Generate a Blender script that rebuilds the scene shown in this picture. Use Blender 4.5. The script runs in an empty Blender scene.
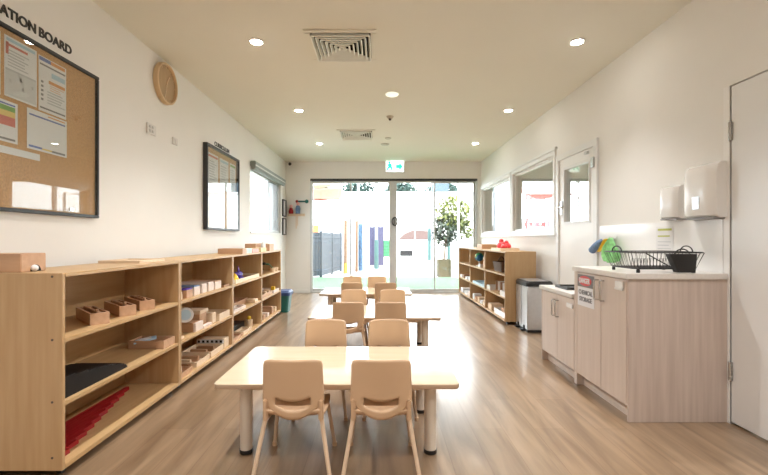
import bpy, bmesh, math, random
from mathutils import Vector, Matrix
random.seed(7)
S = bpy.context.scene
COL = S.collection
PI = math.pi

# ------------------------------------------------------------------ camera, sky, sun, exposure
F_PX, CX, CY, EYE = 420.0, 379.0, 239.5, 1.10
cam_d = bpy.data.cameras.new('camera')
cam = bpy.data.objects.new('camera', cam_d); COL.objects.link(cam)
cam.location = (0, 0, EYE); cam.rotation_euler = (PI/2, 0, 0)
cam_d.sensor_fit = 'HORIZONTAL'; cam_d.sensor_width = 36; cam_d.lens = F_PX/768*36
cam_d.shift_x = (384-CX)/768; cam_d.shift_y = (CY-237.5)/768
cam_d.clip_start = .05; cam_d.clip_end = 300
S.camera = cam

W = bpy.data.worlds.new('sky'); S.world = W; W.use_nodes = True
bg = W.node_tree.nodes['Background']
bg.inputs['Color'].default_value = (.88, .945, 1.0, 1)
bg.inputs['Strength'].default_value = 3.6

sun_d = bpy.data.lights.new('sun', 'SUN'); sun_d.energy = 3.0; sun_d.angle = math.radians(1.5)
sun_d.color = (1, .96, .9)
sun = bpy.data.objects.new('sun', sun_d); COL.objects.link(sun)
sun.rotation_euler = (math.radians(44), 0, math.radians(14))     # from behind the building, shining to +Y

DOWNLIGHT_W = 54.0
V = S.view_settings
V.view_transform = 'Standard'; V.look = 'None'; V.gamma = 1; V.use_curve_mapping = False
V.exposure = 1.52
S.display_settings.display_device = 'sRGB'
S.cycles.use_denoising = True
S.cycles.diffuse_bounces = 6; S.cycles.glossy_bounces = 4; S.cycles.max_bounces = 12
S.cycles.transparent_max_bounces = 16
S.cycles.sample_clamp_indirect = 6
S.cycles.caustics_reflective = False; S.cycles.caustics_refractive = False

# ------------------------------------------------------------------ materials
MATS = {}
def _new(name):
    m = bpy.data.materials.new(name); m.use_nodes = True
    nt = m.node_tree; b = nt.nodes['Principled BSDF']
    MATS[name] = m
    return m, nt, b
def _noise_col(nt, c1, c2, scale, vec_scale=(1, 1, 1), detail=3):
    tc = nt.nodes.new('ShaderNodeTexCoord'); mp = nt.nodes.new('ShaderNodeMapping')
    mp.inputs['Scale'].default_value = vec_scale
    n = nt.nodes.new('ShaderNodeTexNoise'); n.inputs['Scale'].default_value = scale; n.inputs['Detail'].default_value = detail
    r = nt.nodes.new('ShaderNodeValToRGB')
    r.color_ramp.elements[0].position = .3; r.color_ramp.elements[1].position = .7
    r.color_ramp.elements[0].color = (*c1, 1); r.color_ramp.elements[1].color = (*c2, 1)
    nt.links.new(tc.outputs['Object'], mp.inputs['Vector']); nt.links.new(mp.outputs['Vector'], n.inputs['Vector'])
    nt.links.new(n.outputs['Fac'], r.inputs['Fac'])
    return r.outputs['Color'], n
def plain(name, c, rough=.5, metal=0, var=.05, scale=6, coat=0, spec=None):
    m, nt, b = _new(name)
    c1 = tuple(max(0, x*(1-var)) for x in c); c2 = tuple(min(1, x*(1+var)) for x in c)
    col, n = _noise_col(nt, c1, c2, scale)
    nt.links.new(col, b.inputs['Base Color'])
    b.inputs['Roughness'].default_value = rough; b.inputs['Metallic'].default_value = metal
    if coat: b.inputs['Coat Weight'].default_value = coat; b.inputs['Coat Roughness'].default_value = .08
    if spec is not None: b.inputs['Specular IOR Level'].default_value = spec
    return m
def wood(name, c1, c2, axis='x', rough=.45, scale=9, stretch=14):
    m, nt, b = _new(name)
    vs = {'x': (1, stretch, stretch), 'y': (stretch, 1, stretch), 'z': (stretch, stretch, 1)}[axis]
    col, n = _noise_col(nt, c1, c2, scale/4, vs, 5)
    nt.links.new(col, b.inputs['Base Color']); b.inputs['Roughness'].default_value = rough
    bp = nt.nodes.new('ShaderNodeBump'); bp.inputs['Strength'].default_value = .04; bp.inputs['Distance'].default_value = .01
    nt.links.new(n.outputs['Fac'], bp.inputs['Height']); nt.links.new(bp.outputs['Normal'], b.inputs['Normal'])
    return m
def glass(name, tint=(1, 1, 1), ior=1.45):
    m, nt, b = _new(name); nt.nodes.remove(b)
    out = nt.nodes['Material Output']
    t = nt.nodes.new('ShaderNodeBsdfTransparent'); t.inputs['Color'].default_value = (*tint, 1)
    g = nt.nodes.new('ShaderNodeBsdfGlossy'); g.inputs['Roughness'].default_value = .0
    f = nt.nodes.new('ShaderNodeFresnel'); f.inputs['IOR'].default_value = ior
    mx = nt.nodes.new('ShaderNodeMixShader')
    geo = nt.nodes.new('ShaderNodeNewGeometry'); mr = nt.nodes.new('ShaderNodeMapRange')   # same reflectance on both faces of the pane
    mr.inputs['To Min'].default_value = ior; mr.inputs['To Max'].default_value = 1/ior
    nt.links.new(geo.outputs['Backfacing'], mr.inputs['Value']); nt.links.new(mr.outputs[0], f.inputs['IOR'])
    nt.links.new(f.outputs[0], mx.inputs[0]); nt.links.new(t.outputs[0], mx.inputs[1]); nt.links.new(g.outputs[0], mx.inputs[2])
    nt.links.new(mx.outputs[0], out.inputs['Surface'])
    return m
def glow(name, c, strength):
    m, nt, b = _new(name)
    b.inputs['Base Color'].default_value = (*c, 1)
    b.inputs['Emission Color'].default_value = (*c, 1); b.inputs['Emission Strength'].default_value = strength
    return m

def floor_mat():
    m, nt, b = _new('oak_vinyl_planks')
    tc = nt.nodes.new('ShaderNodeTexCoord'); mp = nt.nodes.new('ShaderNodeMapping')
    mp.inputs['Rotation'].default_value = (0, 0, PI/2)
    br = nt.nodes.new('ShaderNodeTexBrick')
    br.inputs['Scale'].default_value = 1; br.inputs['Brick Width'].default_value = 1.22; br.inputs['Row Height'].default_value = .18
    br.inputs['Mortar Size'].default_value = .0022; br.inputs['Mortar Smooth'].default_value = .3
    br.inputs['Color1'].default_value = (.265, .18, .108, 1); br.inputs['Color2'].default_value = (.33, .232, .15, 1)
    br.inputs['Mortar'].default_value = (.23, .14, .08, 1); br.offset = .37; br.inputs['Bias'].default_value = -.1
    nt.links.new(tc.outputs['Object'], mp.inputs[0]); nt.links.new(mp.outputs[0], br.inputs['Vector'])
    mp2 = nt.nodes.new('ShaderNodeMapping'); mp2.inputs['Scale'].default_value = (9, .9, 1)
    n = nt.nodes.new('ShaderNodeTexNoise'); n.inputs['Scale'].default_value = 1.6; n.inputs['Detail'].default_value = 6
    n.inputs['Distortion'].default_value = .6
    nt.links.new(tc.outputs['Object'], mp2.inputs[0]); nt.links.new(mp2.outputs[0], n.inputs['Vector'])
    r = nt.nodes.new('ShaderNodeValToRGB'); r.color_ramp.elements[0].position = .33; r.color_ramp.elements[1].position = .66
    r.color_ramp.elements[0].color = (.62, .57, .52, 1); r.color_ramp.elements[1].color = (1.08, 1.06, 1.04, 1)
    nt.links.new(n.outputs['Fac'], r.inputs[0])
    mx = nt.nodes.new('ShaderNodeMix'); mx.data_type = 'RGBA'; mx.blend_type = 'MULTIPLY'; mx.inputs['Factor'].default_value = 1
    nt.links.new(br.outputs['Color'], mx.inputs['A']); nt.links.new(r.outputs['Color'], mx.inputs['B'])
    nt.links.new(mx.outputs['Result'], b.inputs['Base Color'])
    b.inputs['Roughness'].default_value = .30; b.inputs['Specular IOR Level'].default_value = .6; b.inputs['Coat Weight'].default_value = .6; b.inputs['Coat Roughness'].default_value = .22
    bp = nt.nodes.new('ShaderNodeBump'); bp.inputs['Strength'].default_value = .05; bp.inputs['Distance'].default_value = .004
    nt.links.new(n.outputs['Fac'], bp.inputs['Height']); nt.links.new(bp.outputs['Normal'], b.inputs['Normal'])
    return m

M = dict(
    wall=plain('wall_paint', (.80, .79, .765), .62, var=.01, scale=3),
    ceil=plain('ceiling_paint', (.78, .765, .69), .75, var=.01, scale=2),
    white=plain('white_gloss_paint', (.83, .83, .82), .35, var=.01),
    trim=plain('white_frame', (.78, .79, .79), .4, var=.015),
    alu=plain('aluminium_frame', (.62, .635, .64), .42, .3, var=.02),
    darkalu=plain('dark_aluminium', (.035, .037, .04), .5),
    floor=floor_mat(),
    birch=wood('birch_panel', (.47, .295, .135), (.55, .365, .185), 'y', .42),
    birchz=wood('birch_end_panel', (.48, .305, .15), (.55, .37, .20), 'z', .42),
    boxw=wood('beech_box', (.50, .30, .18), (.60, .38, .24), 'x', .5),
    boxl=wood('pale_beech', (.72, .56, .40), (.80, .65, .48), 'x', .5),
    boxd=wood('brown_wood', (.30, .16, .08), (.38, .21, .11), 'x', .5),
    pinkw=plain('pinkish_white_card', (.74, .64, .58), .5),
    table=wood('pale_table_laminate', (.62, .52, .375), (.67, .57, .42), 'x', .13, stretch=8),
    tedge=plain('table_edge_band', (.56, .42, .31), .45),
    tleg=plain('table_leg_cream', (.72, .65, .57), .4),
    chair=plain('tan_chair_plastic', (.60, .41, .26), .42, var=.03),
    chairleg=plain('tan_powder_coat', (.66, .50, .36), .4),
    black=plain('black_plastic', (.012, .012, .013), .4),
    blackwire=plain('black_wire', (.02, .02, .022), .35, .3),
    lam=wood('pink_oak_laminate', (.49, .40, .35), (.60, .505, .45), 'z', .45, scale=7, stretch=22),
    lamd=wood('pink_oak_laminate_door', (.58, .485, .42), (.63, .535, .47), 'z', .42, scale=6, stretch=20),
    bench=plain('pale_stone_worktop', (.70, .665, .63), .28, var=.03, scale=60),
    steel=plain('brushed_steel', (.62, .63, .65), .34, .85, var=.04, scale=30),
    chrome=plain('satin_chrome', (.55, .55, .55), .25, .9),
    tile=plain('white_splashback', (.84, .84, .84), .12, var=.01),
    plasticw=plain('white_plastic', (.80, .79, .78), .2, var=.01),
    cork=plain('cork', (.55, .32, .15), .9, var=.16, scale=90),
    paper=plain('paper_white', (.76, .77, .80), .8, var=.01),
    red=plain('red_painted_wood', (.30, .004, .010), .45),
    stair=plain('dark_brown_painted_wood', (.007, .005, .005), .55, spec=.3),
    yellow=plain('yellow_plastic', (.85, .58, .04), .45), orange=plain('orange_paint', (.80, .33, .07), .5),
    blue=plain('blue_plastic', (.06, .16, .45), .45), teal=plain('teal_plastic', (.012, .12, .11), .45),
    navy=plain('navy_plastic', (.02, .05, .16), .45), purple=plain('purple_paint', (.10, .05, .42), .45),
    green=plain('green_plastic', (.025, .17, .065), .5), lime=plain('lime_cloth', (.28, .62, .26), .8, var=.2, scale=40),
    mint=plain('mint_card', (.55, .78, .68), .6), pblue=plain('pale_blue_card', (.50, .68, .80), .6),
    pink=plain('pink_card', (.80, .45, .42), .6), gblue=plain('grey_blue_cloth', (.16, .25, .42), .8, var=.35, scale=40),
    wicker=plain('dark_wicker', (.09, .045, .022), .7, var=.4, scale=70),
    ink=plain('dark_ink', (.02, .02, .02), .5), signred=plain('sign_red', (.62, .05, .05), .5),
    sgrey=plain('sign_grey', (.16, .14, .14), .5), dgrey=plain('grey_ink', (.22, .22, .24), .6),
    clockw=wood('clock_rim_wood', (.60, .43, .25), (.68, .50, .31), 'z', .5),
    clockf=wood('clock_face_wood', (.42, .29, .16), (.47, .33, .19), 'z', .5),
    glass=glass('clear_glass', (.97, .985, .98)), picglass=glass('picture_glass', (.97, .98, .97), 1.5),
    lamp=glow('lit_led', (1, .96, .88), 30), lampdim=glow('opal_diffuser', (.92, .95, .85), .25),
    exitw=glow('lit_sign_face', (.86, 1, .95), 1.1), exitg=glow('lit_sign_green', (.02, .62, .36), .55),
    turf=plain('artificial_turf', (.10, .185, .095), .95, var=.25, scale=30),
    paving=plain('pale_paving', (.42, .41, .39), .9, var=.08, scale=1.2),
    render=plain('white_render', (.78, .78, .77), .9, var=.03), benchdark=plain('dark_bench_paint', (.035, .035, .037), .9, spec=.1), fence=plain('blue_grey_fence', (.030, .038, .050), .7),
    fencel=plain('pale_grey_fence', (.062, .072, .086), .7),
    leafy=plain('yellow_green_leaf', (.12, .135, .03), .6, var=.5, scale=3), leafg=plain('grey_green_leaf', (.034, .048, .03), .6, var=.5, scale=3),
    leafd=plain('far_leaf', (.03, .062, .052), .8, var=.4, scale=2), bark=plain('bark', (.16, .12, .09), .9, var=.3, scale=20),
    planter=plain('tan_planter', (.085, .068, .038), .8, var=.1), sailo=plain('orange_sail', (.20, .05, .025), .9),
    sailp=plain('pink_sail', (.27, .065, .06), .9), sailc=plain('cream_sail', (.30, .23, .12), .9),
    roofp=plain('dusty_pink_roof', (.095, .06, .055), .9), poleg=plain('pale_grey_pole', (.25, .27, .31), .5),
    dots=plain('spotted_blue', (.03, .07, .13), .5, var=.8, scale=14), peach=plain('peach_post', (.14, .075, .042), .6),
    tpost=plain('teal_post', (.032, .085, .082), .6), ppanel=plain('violet_panel', (.042, .040, .085), .6),
    yellowpad=plain('yellow_post_pad', (.28, .20, .04), .6),
    bluegrey=plain('blue_grey_board', (.05, .08, .105), .6),
)

# ------------------------------------------------------------------ mesh helpers
class MB:
    def __init__(s): s.bm = bmesh.new(); s.mi = 0
    def _set(s, faces):
        for f in faces: f.material_index = s.mi
    def box(s, x0, x1, y0, y1, z0, z1, bev=0, seg=2, mat=None):
        before = set(s.bm.faces)
        r = bmesh.ops.create_cube(s.bm, size=1)
        for v in r['verts']:
            v.co = Vector((x0+(v.co.x+.5)*(x1-x0), y0+(v.co.y+.5)*(y1-y0), z0+(v.co.z+.5)*(z1-z0)))
        if bev:
            ed = list({e for v in r['verts'] for e in v.link_edges})
            bmesh.ops.bevel(s.bm, geom=ed, offset=min(bev, .45*min(abs(x1-x0), abs(y1-y0), abs(z1-z0))), segments=seg, affect='EDGES')
        if mat is not None or s.mi: s._set([f for f in s.bm.faces if f not in before]) if mat is None else [setattr(f, 'material_index', mat) for f in s.bm.faces if f not in before]
        return s
    def ring(s, pts):
        return [s.bm.verts.new(p) for p in pts]
    def skin(s, rings, cap=True, closed=True):
        fs = []
        for a, b in zip(rings, rings[1:]):
            n = len(a)
            for i in range(n if closed else n-1):
                j = (i+1) % n
                fs.append(s.bm.faces.new((a[i], a[j], b[j], b[i])))
        if cap and closed:
            fs.append(s.bm.faces.new(list(reversed(rings[0])))); fs.append(s.bm.faces.new(rings[-1]))
        s._set(fs)
        return s
    def tube(s, pts, r, seg=10, cap=True):
        pts = [Vector(p) for p in pts]; rs = r if isinstance(r, (list, tuple)) else [r]*len(pts)
        rings = []; nrm = None
        for i, p in enumerate(pts):
            t = (pts[min(i+1, len(pts)-1)]-pts[max(i-1, 0)]).normalized()
            if nrm is None:
                nrm = t.orthogonal().normalized()
            else:
                nrm = (nrm-t*nrm.dot(t)); nrm = nrm.normalized() if nrm.length > 1e-6 else t.orthogonal().normalized()
            bt = t.cross(nrm)
            rings.append(s.ring([p+(nrm*math.cos(a)+bt*math.sin(a))*rs[i] for a in [2*PI*k/seg for k in range(seg)]]))
        return s.skin(rings, cap)
    def cyl(s, p0, p1, r, seg=20): return s.tube([p0, p1], r, seg)
    def ball(s, c, r, sc=(1, 1, 1), sub=2):
        before = set(s.bm.faces)
        q = bmesh.ops.create_icosphere(s.bm, subdivisions=sub, radius=r)
        for v in q['verts']: v.co = Vector((v.co.x*sc[0], v.co.y*sc[1], v.co.z*sc[2]))+Vector(c)
        s._set([f for f in s.bm.faces if f not in before])
        return s
    def prism(s, pts, d0, d1, axis='z'):
        def P(u, v, d): return {'z': (u, v, d), 'x': (d, u, v), 'y': (u, d, v)}[axis]
        a = s.ring([P(u, v, d0) for u, v in pts]); b = s.ring([P(u, v, d1) for u, v in pts])
        return s.skin([a, b])
    def lathe(s, prof, c=(0, 0, 0), axis='z', seg=32):
        rings = []
        for r, h in prof:
            q = []
            for k in range(seg):
                a = 2*PI*k/seg; u, v = r*math.cos(a), r*math.sin(a)
                q.append(Vector(c)+Vector({'z': (u, v, h), 'x': (h, u, v), 'y': (u, h, v)}[axis]))
            rings.append(s.ring(q))
        return s.skin(rings)
    def sheet(s, fn, nu, nv, skip=None):
        g = [[s.bm.verts.new(fn(i/nu, j/nv)) for j in range(nv+1)] for i in range(nu+1)]
        fs = []
        for i in range(nu):
            for j in range(nv):
                if skip and skip(i, j): continue
                fs.append(s.bm.faces.new((g[i][j], g[i+1][j], g[i+1][j+1], g[i][j+1])))
        s._set(fs)
        return s
    def tray(s, x0, x1, y0, y1, z0, z1, t=.008):
        s.box(x0, x1, y0, y1, z0, z0+t)
        s.box(x0, x1, y0, y0+t, z0+t, z1); s.box(x0, x1, y1-t, y1, z0+t, z1)
        s.box(x0, x0+t, y0+t, y1-t, z0+t, z1); s.box(x1-t, x1, y0+t, y1-t, z0+t, z1)
        return s
    def obj(s, name, mats, parent=None, loc=(0, 0, 0), smooth=True, solid=0, offset=0):
        bmesh.ops.recalc_face_normals(s.bm, faces=s.bm.faces[:])
        me = bpy.data.meshes.new(name); s.bm.to_mesh(me); s.bm.free()
        if not isinstance(mats, (list, tuple)): mats = [mats]
        for m in mats: me.materials.append(m)
        if smooth:
            for p in me.polygons: p.use_smooth = True
            me.set_sharp_from_angle(angle=math.radians(38))
        o = bpy.data.objects.new(name, me); COL.objects.link(o)
        o.location = loc
        if parent: o.parent = parent
        if solid:
            md = o.modifiers.new('thickness', 'SOLIDIFY'); md.thickness = solid; md.offset = offset
        return o

def tag(o, label=None, cat=None, group=None, kind=None):
    if label: o['label'] = label
    if cat: o['category'] = cat
    if group: o['group'] = group
    if kind: o['kind'] = kind
    return o
def thing(name, label, cat, loc=(0, 0, 0), rz=0, group=None):
    o = bpy.data.objects.new(name, None); COL.objects.link(o); o.empty_display_size = .05
    o.location = loc; o.rotation_euler = (0, 0, rz)
    return tag(o, label, cat, group)
def dup(root, loc, rz=None, label=None, group=None):
    def cp(o, par):
        c = o.copy(); COL.objects.link(c)
        if par: c.parent = par
        for ch in o.children: cp(ch, c)
        return c
    r = cp(root, None); r.location = loc
    if rz is not None: r.rotation_euler = (0, 0, rz)
    if label: r['label'] = label
    if group: r['group'] = group
    return r
def struct(mb, name, mat, parent=None, **k):
    o = mb.obj(name, mat, parent, **k)
    if not parent: o['kind'] = 'structure'
    return o
def text_mesh(body, size, depth=.002, spacing=1.0, bold=True):
    c = bpy.data.curves.new('lettering', 'FONT'); c.body = body; c.size = size; c.extrude = depth; c.space_character = spacing
    c.offset = size*.028 if bold else 0
    t = bpy.data.objects.new('lettering_tmp', c); COL.objects.link(t)
    dg = bpy.context.evaluated_depsgraph_get(); dg.update()
    me = bpy.data.meshes.new_from_object(t.evaluated_get(dg))
    bpy.data.objects.remove(t); bpy.data.curves.remove(c)
    return me
def put_text(name, body, size, mat, loc, facing, width=None, parent=None, anchor='left'):
    """facing '+x' reads along +Y?  '+x' wall on the left: text runs to +Y seen from inside; '-x' runs to -Y; '-y' runs to +X."""
    me = text_mesh(body, size); me.name = name
    xs = [v.co.x for v in me.vertices]; w0 = max(xs)-min(xs); k = (width/w0) if width else 1
    sh = {'left': min(xs), 'right': max(xs), 'mid': (min(xs)+max(xs))/2}[anchor]
    for v in me.vertices:
        x, y, z = (v.co.x-sh)*k, v.co.y, v.co.z
        v.co = {'+x': (z, x, y), '-x': (-z, -x, y), '-y': (x, -z, y)}[facing]
    me.materials.clear(); me.materials.append(mat)
    o = bpy.data.objects.new(name, me); COL.objects.link(o); o.location = loc
    if parent: o.parent = parent
    return o

# ------------------------------------------------------------------ room shell
XL, XR, YB, ZC, YR = -1.92, 2.10, 8.64, 2.70, -3.0
XN = 6.6                                   # far side of the neighbouring room seen through the right-hand windows
struct(MB().box(XL-.15, XN+.15, YR-.15, YB+.15, -.12, 0), 'floor', M['floor'], smooth=False)
struct(MB().box(XL-.15, XN+.15, YR-.15, YB+1.0, ZC, ZC+.15), 'ceiling', M['ceil'], smooth=False)
WL0, WL1, WLZ0, WLZ1 = 6.27, 8.22, 1.22, 2.20            # left window
b = MB()
b.box(XL-.15, XL, YR, WL0, 0, ZC).box(XL-.15, XL, WL1, YB+.15, 0, ZC).box(XL-.15, XL, WL0, WL1, 0, WLZ0).box(XL-.15, XL, WL0, WL1, WLZ1, ZC)
struct(b, 'wall_left', M['wall'], smooth=False)
RW0, RW1, RZ0, RZ1 = 4.98, 8.58, 1.175, 2.16            # right-hand internal windows
D0, D1, DZ = 4.03, 4.93, 2.06                           # internal door
N0, N1, NZ = 1.62, 2.51, 2.02                           # near white door
b = MB(); T = XR+.12
b.box(XR, T, YR, N0, 0, ZC).box(XR, T, N1, D0, 0, ZC).box(XR, T, N0, N1, NZ, ZC).box(XR, T, D0, D1, DZ, ZC)
b.box(XR, T, D1, RW0, 0, ZC).box(XR, T, RW0, RW1, 0, RZ0).box(XR, T, RW0, RW1, RZ1, ZC).box(XR, T, RW1, YB, 0, ZC)
struct(b, 'wall_right', M['wall'], smooth=False)
BX0, BX1, BZ = -1.42, 2.03, 2.355
b = MB()
b.box(XL, BX0, YB, YB+.15, 0, ZC).box(BX1, XR+.25, YB, YB+.15, 0, ZC).box(BX0, BX1, YB, YB+.15, BZ, ZC)
b.box(XR+.25, XN, YB, YB+.15, BZ, ZC).box(XN-.3, XN, YB, YB+.15, 0, BZ)
struct(b, 'wall_back', M['wall'], smooth=False)
struct(MB().box(XN, XN+.15, YR, YB+.15, 0, ZC), 'wall_neighbour', M['wall'], smooth=False)
b = MB()
b.box(XL, XN, YR-.15, YR, 0, ZC)
struct(b, 'wall_rear', M['wall'], smooth=False)
struct(MB().box(XL, BX0-.02, YB-.012, YB, 0, .07, .003), 'baseboard_back', M['wall'])
struct(MB().box(XL, XL+.012, YR, YB-.012, 0, .07, .003), 'baseboard_left', M['wall'])
b = MB().box(XR-.012, XR, YR, N0-.06, 0, .07, .003).box(XR-.012, XR, D1+.06, YB-.012, 0, .07, .003)
struct(b, 'baseboard_right', M['white'])

def frame_x(b, x0, x1, y0, y1, z0, z1, w):     # rectangular frame lying in a wall of constant X
    b.box(x0, x1, y0, y1, z0, z0+w, .003).box(x0, x1, y0, y1, z1-w, z1, .003)
    b.box(x0, x1, y0, y0+w, z0+w, z1-w, .003).box(x0, x1, y1-w, y1, z0+w, z1-w, .003)
    return b
def frame_y(b, x0, x1, y0, y1, z0, z1, w):
    b.box(x0, x1, y0, y1, z0, z0+w, .003).box(x0, x1, y0, y1, z1-w, z1, .003)
    b.box(x0, x0+w, y0, y1, z0+w, z1-w, .003).box(x1-w, x1, y0, y1, z0+w, z1-w, .003)
    return b

# left window with its aluminium frame
win = thing('window_1', None, None); tag(win, 'aluminium window in the left wall under a roller blind', None, kind='structure')
b = frame_x(MB(), XL-.11, XL-.04, WL0, WL1, WLZ0, WLZ1, .05)
b.box(XL-.10, XL-.05, 7.45, 7.51, WLZ0+.05, WLZ1-.05, .003)
b.obj('window_frame', M['alu'], win)
MB().box(XL-.078, XL-.072, WL0+.05, WL1-.05, WLZ0+.05, WLZ1-.05).obj('pane', M['glass'], win, smooth=False)
MB().box(XL-.04, XL+.015, WL0-.02, WL1+.02, WLZ0-.025, WLZ0, .004).obj('window_sill', M['white'], win)
rb = thing('roller_blind', 'grey roller blind rolled up above the left window', 'blind', (XL, 0, 0))
b = MB().box(.0, .085, WL0-.03, WL1+.03, 2.185, 2.275, .012); b.obj('cassette', plain('blind_cassette', (.25, .285, .28), .4), rb)
MB().box(.084, .088, WL0-.03, WL1+.03, 2.20, 2.222, .001).obj('front_strip', M['trim'], rb)
MB().cyl((.045, WL0-.01, 2.175), (.045, WL1+.01, 2.175), .03).obj('fabric_roll', plain('grey_blind_fabric', (.30, .34, .34), .8), rb)

m, nt, bs = _new('fly_screen_mesh'); bs.inputs['Base Color'].default_value = (.30, .31, .33, 1); bs.inputs['Roughness'].default_value = .8; bs.inputs['Alpha'].default_value = .62
MB().box(XL-.062, XL-.058, 7.51, WL1-.05, WLZ0+.05, WLZ1-.05).obj('fly_screen', m, win, smooth=False)

# right-hand internal windows
for k, (y0, y1) in enumerate(((RW0, 6.60), (6.68, RW1))):
    w = thing('window_%d' % (k+2), None, None)
    tag(w, ['internal window beside the glazed white door', 'internal window nearest the glass doors'][k], None, kind='structure')
    frame_x(MB(), XR-.02, XR+.14, y0, y1, RZ0, RZ1, .05).obj('window_frame', M['trim'], w)
    frame_x(MB(), XR+.02, XR+.09, y0+.05, y1-.05, RZ0+.05, RZ1-.05, .03).obj('inner_frame', M['trim'], w)
    MB().box(XR+.05, XR+.056, y0+.08, y1-.08, RZ0+.08, RZ1-.08).obj('pane', M['glass'], w, smooth=False)
struct(MB().box(XR-.025, XR+.145, 6.60, 6.68, RZ0, RZ1, .004), 'trim_1', plain('grey_mullion', (.52, .52, .51), .45))
b = MB().box(XR-.03, XR, RW0-.04, RW1+.03, RZ1, RZ1+.035, .004).box(XR-.035, XR, RW0-.04, RW1+.03, RZ0-.03, RZ0, .004)
struct(b, 'trim_2', M['trim'])

# internal door with upper glass
d = thing('door_1', None, None); tag(d, 'white internal door with a glass upper panel', None, kind='structure')
b = MB(); x0, x1 = XR+.0, XR+.04
b.box(x0, x1, D0+.05, D1-.05, .01, 1.28, .002).box(x0, x1, D0+.05, D1-.05, 1.90, DZ-.05, .002)
b.box(x0, x1, D0+.05, D0+.15, 1.28, 1.90).box(x0, x1, D1-.17, D1-.05, 1.28, 1.90)
b.obj('door_leaf', M['white'], d)
frame_x(MB(), x0-.01, x0+.05, D0+.14, D1-.16, 1.27, 1.91, .025).obj('glazing_bead', M['trim'], d)
MB().box(x0+.017, x0+.023, D0+.16, D1-.18, 1.29, 1.89).obj('pane', M['glass'], d, smooth=False)
b = MB().box(XR-.02, XR+.13, D0-.015, D0+.05, 0, DZ-.05).box(XR-.02, XR+.13, D1-.05, D1+.015, 0, DZ-.05).box(XR-.02, XR+.13, D0-.015, D1+.015, DZ-.05, DZ+.015)
b.obj('door_frame', M['trim'], d)
b = MB().box(x0-.012, x0, D1-.14, D1-.08, 1.38, 1.54, .004)
b.tube([(x0, D1-.11, 1.465), (x0-.05, D1-.11, 1.465), (x0-.055, D1-.13, 1.465), (x0-.055, D1-.26, 1.465)], .010)
b.obj('door_handle', M['chrome'], d)
for z in (1.80, .25): MB().box(XR-.035, XR-.015, D0+.02, D0+.075, z, z+.1, .004).obj('hinge', M['chrome'], d)
MB().box(x0-.03, x0, D0+.16, D0+.22, 1.955, 1.985, .004).obj('door_closer', M['alu'], d)

# near white door at the right edge
d = thing('door_2', None, None); tag(d, 'plain white flush door at the right edge', None, kind='structure')
MB().box(XR+.002, XR+.042, N0+.01, N1-.003, .012, NZ-.008, .002).obj('door_leaf', plain('white_door_paint', (.80, .81, .82), .3, var=.01), d)
b = MB().box(XR-.006, XR+.10, N1, N1+.045, 0, NZ+.0, .002)
b.obj('door_frame', M['white'], d)
for z in (1.69, .26): MB().cyl((XR-.006, N1-.004, z), (XR-.006, N1-.004, z+.11), .009).box(XR-.004, XR+.003, N1-.018, N1+.016, z, z+.11, .002).obj('hinge', M['chrome'], d)

# ------------------------------------------------------------------ glass sliding doors in the back wall
d = thing('door_3', None, None); tag(d, 'wide glass sliding doors to the playground', None, kind='structure')
b = MB()
b.box(BX0, BX1, YB+.02, YB+.13, BZ-.045, BZ, .004)
b.obj('head_track', M['darkalu'], d)
b = MB().box(BX0, BX1, YB+.02, YB+.13, -.005, .028, .003); b.obj('floor_track', M['alu'], d)
b = MB().box(BX0, BX0+.035, YB+.02, YB+.13, .028, BZ-.045, .003).box(BX1-.035, BX1, YB+.02, YB+.13, .028, BZ-.045, .003)
b.obj('jamb', M['alu'], d)
for (x0, x1, yy, st) in ((BX0+.035, -.565, .095, (.012, .025)), (-.595, .29, .055, (.025, .075)), (.29, 1.165, .055, (.075, .022)), (1.135, BX1-.035, .095, (.025, .04))):
    p = MB(); y0, y1 = YB+yy-.018, YB+yy+.018
    p.box(x0, x0+st[0], y0, y1, .03, BZ-.045, .003).box(x1-st[1], x1, y0, y1, .03, BZ-.045, .003)
    p.box(x0+st[0], x1-st[1], y0, y1, .03, .075, .003).box(x0+st[0], x1-st[1], y0, y1, BZ-.085, BZ-.045, .003)
    leaf = p.obj('sliding_panel', M['alu'], d)
    MB().box(x0+st[0], x1-st[1], YB+yy-.003, YB+yy+.003, .075, BZ-.085).obj('pane', M['glass'], leaf, smooth=False)
b = MB().tube([(.325+.055*math.cos(q), YB+.005, 1.47+.085*math.sin(q)) for q in [2*PI*k/20 for k in range(22)]], .012, 10, cap=False)
b.box(.30, .322, YB+.0, YB+.04, 1.40, 1.54, .004).box(.315, .335, YB-.002, YB+.04, 1.545, 1.565).box(.315, .335, YB-.002, YB+.04, 1.375, 1.395)
b.obj('pull_handle', M['darkalu'], d)
# neighbouring room's own glass doors
d = thing('door_4', None, None); tag(d, 'glass sliding doors of the neighbouring room', None, kind='structure')
MB().box(XR+.25, XN-.3, YB+.02, YB+.13, BZ-.05, BZ, .004).obj('head_track', M['alu'], d)
for x in (XR+.25, 2.92, 4.1, 5.2, XN-.35): MB().box(x, x+.05, YB+.03, YB+.12, .03, BZ-.05, .003).obj('stile', M['trim'], d)
MB().box(XR+.25, XN-.3, YB+.07, YB+.076, .03, BZ-.05).obj('pane', M['glass'], d, smooth=False)

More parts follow.
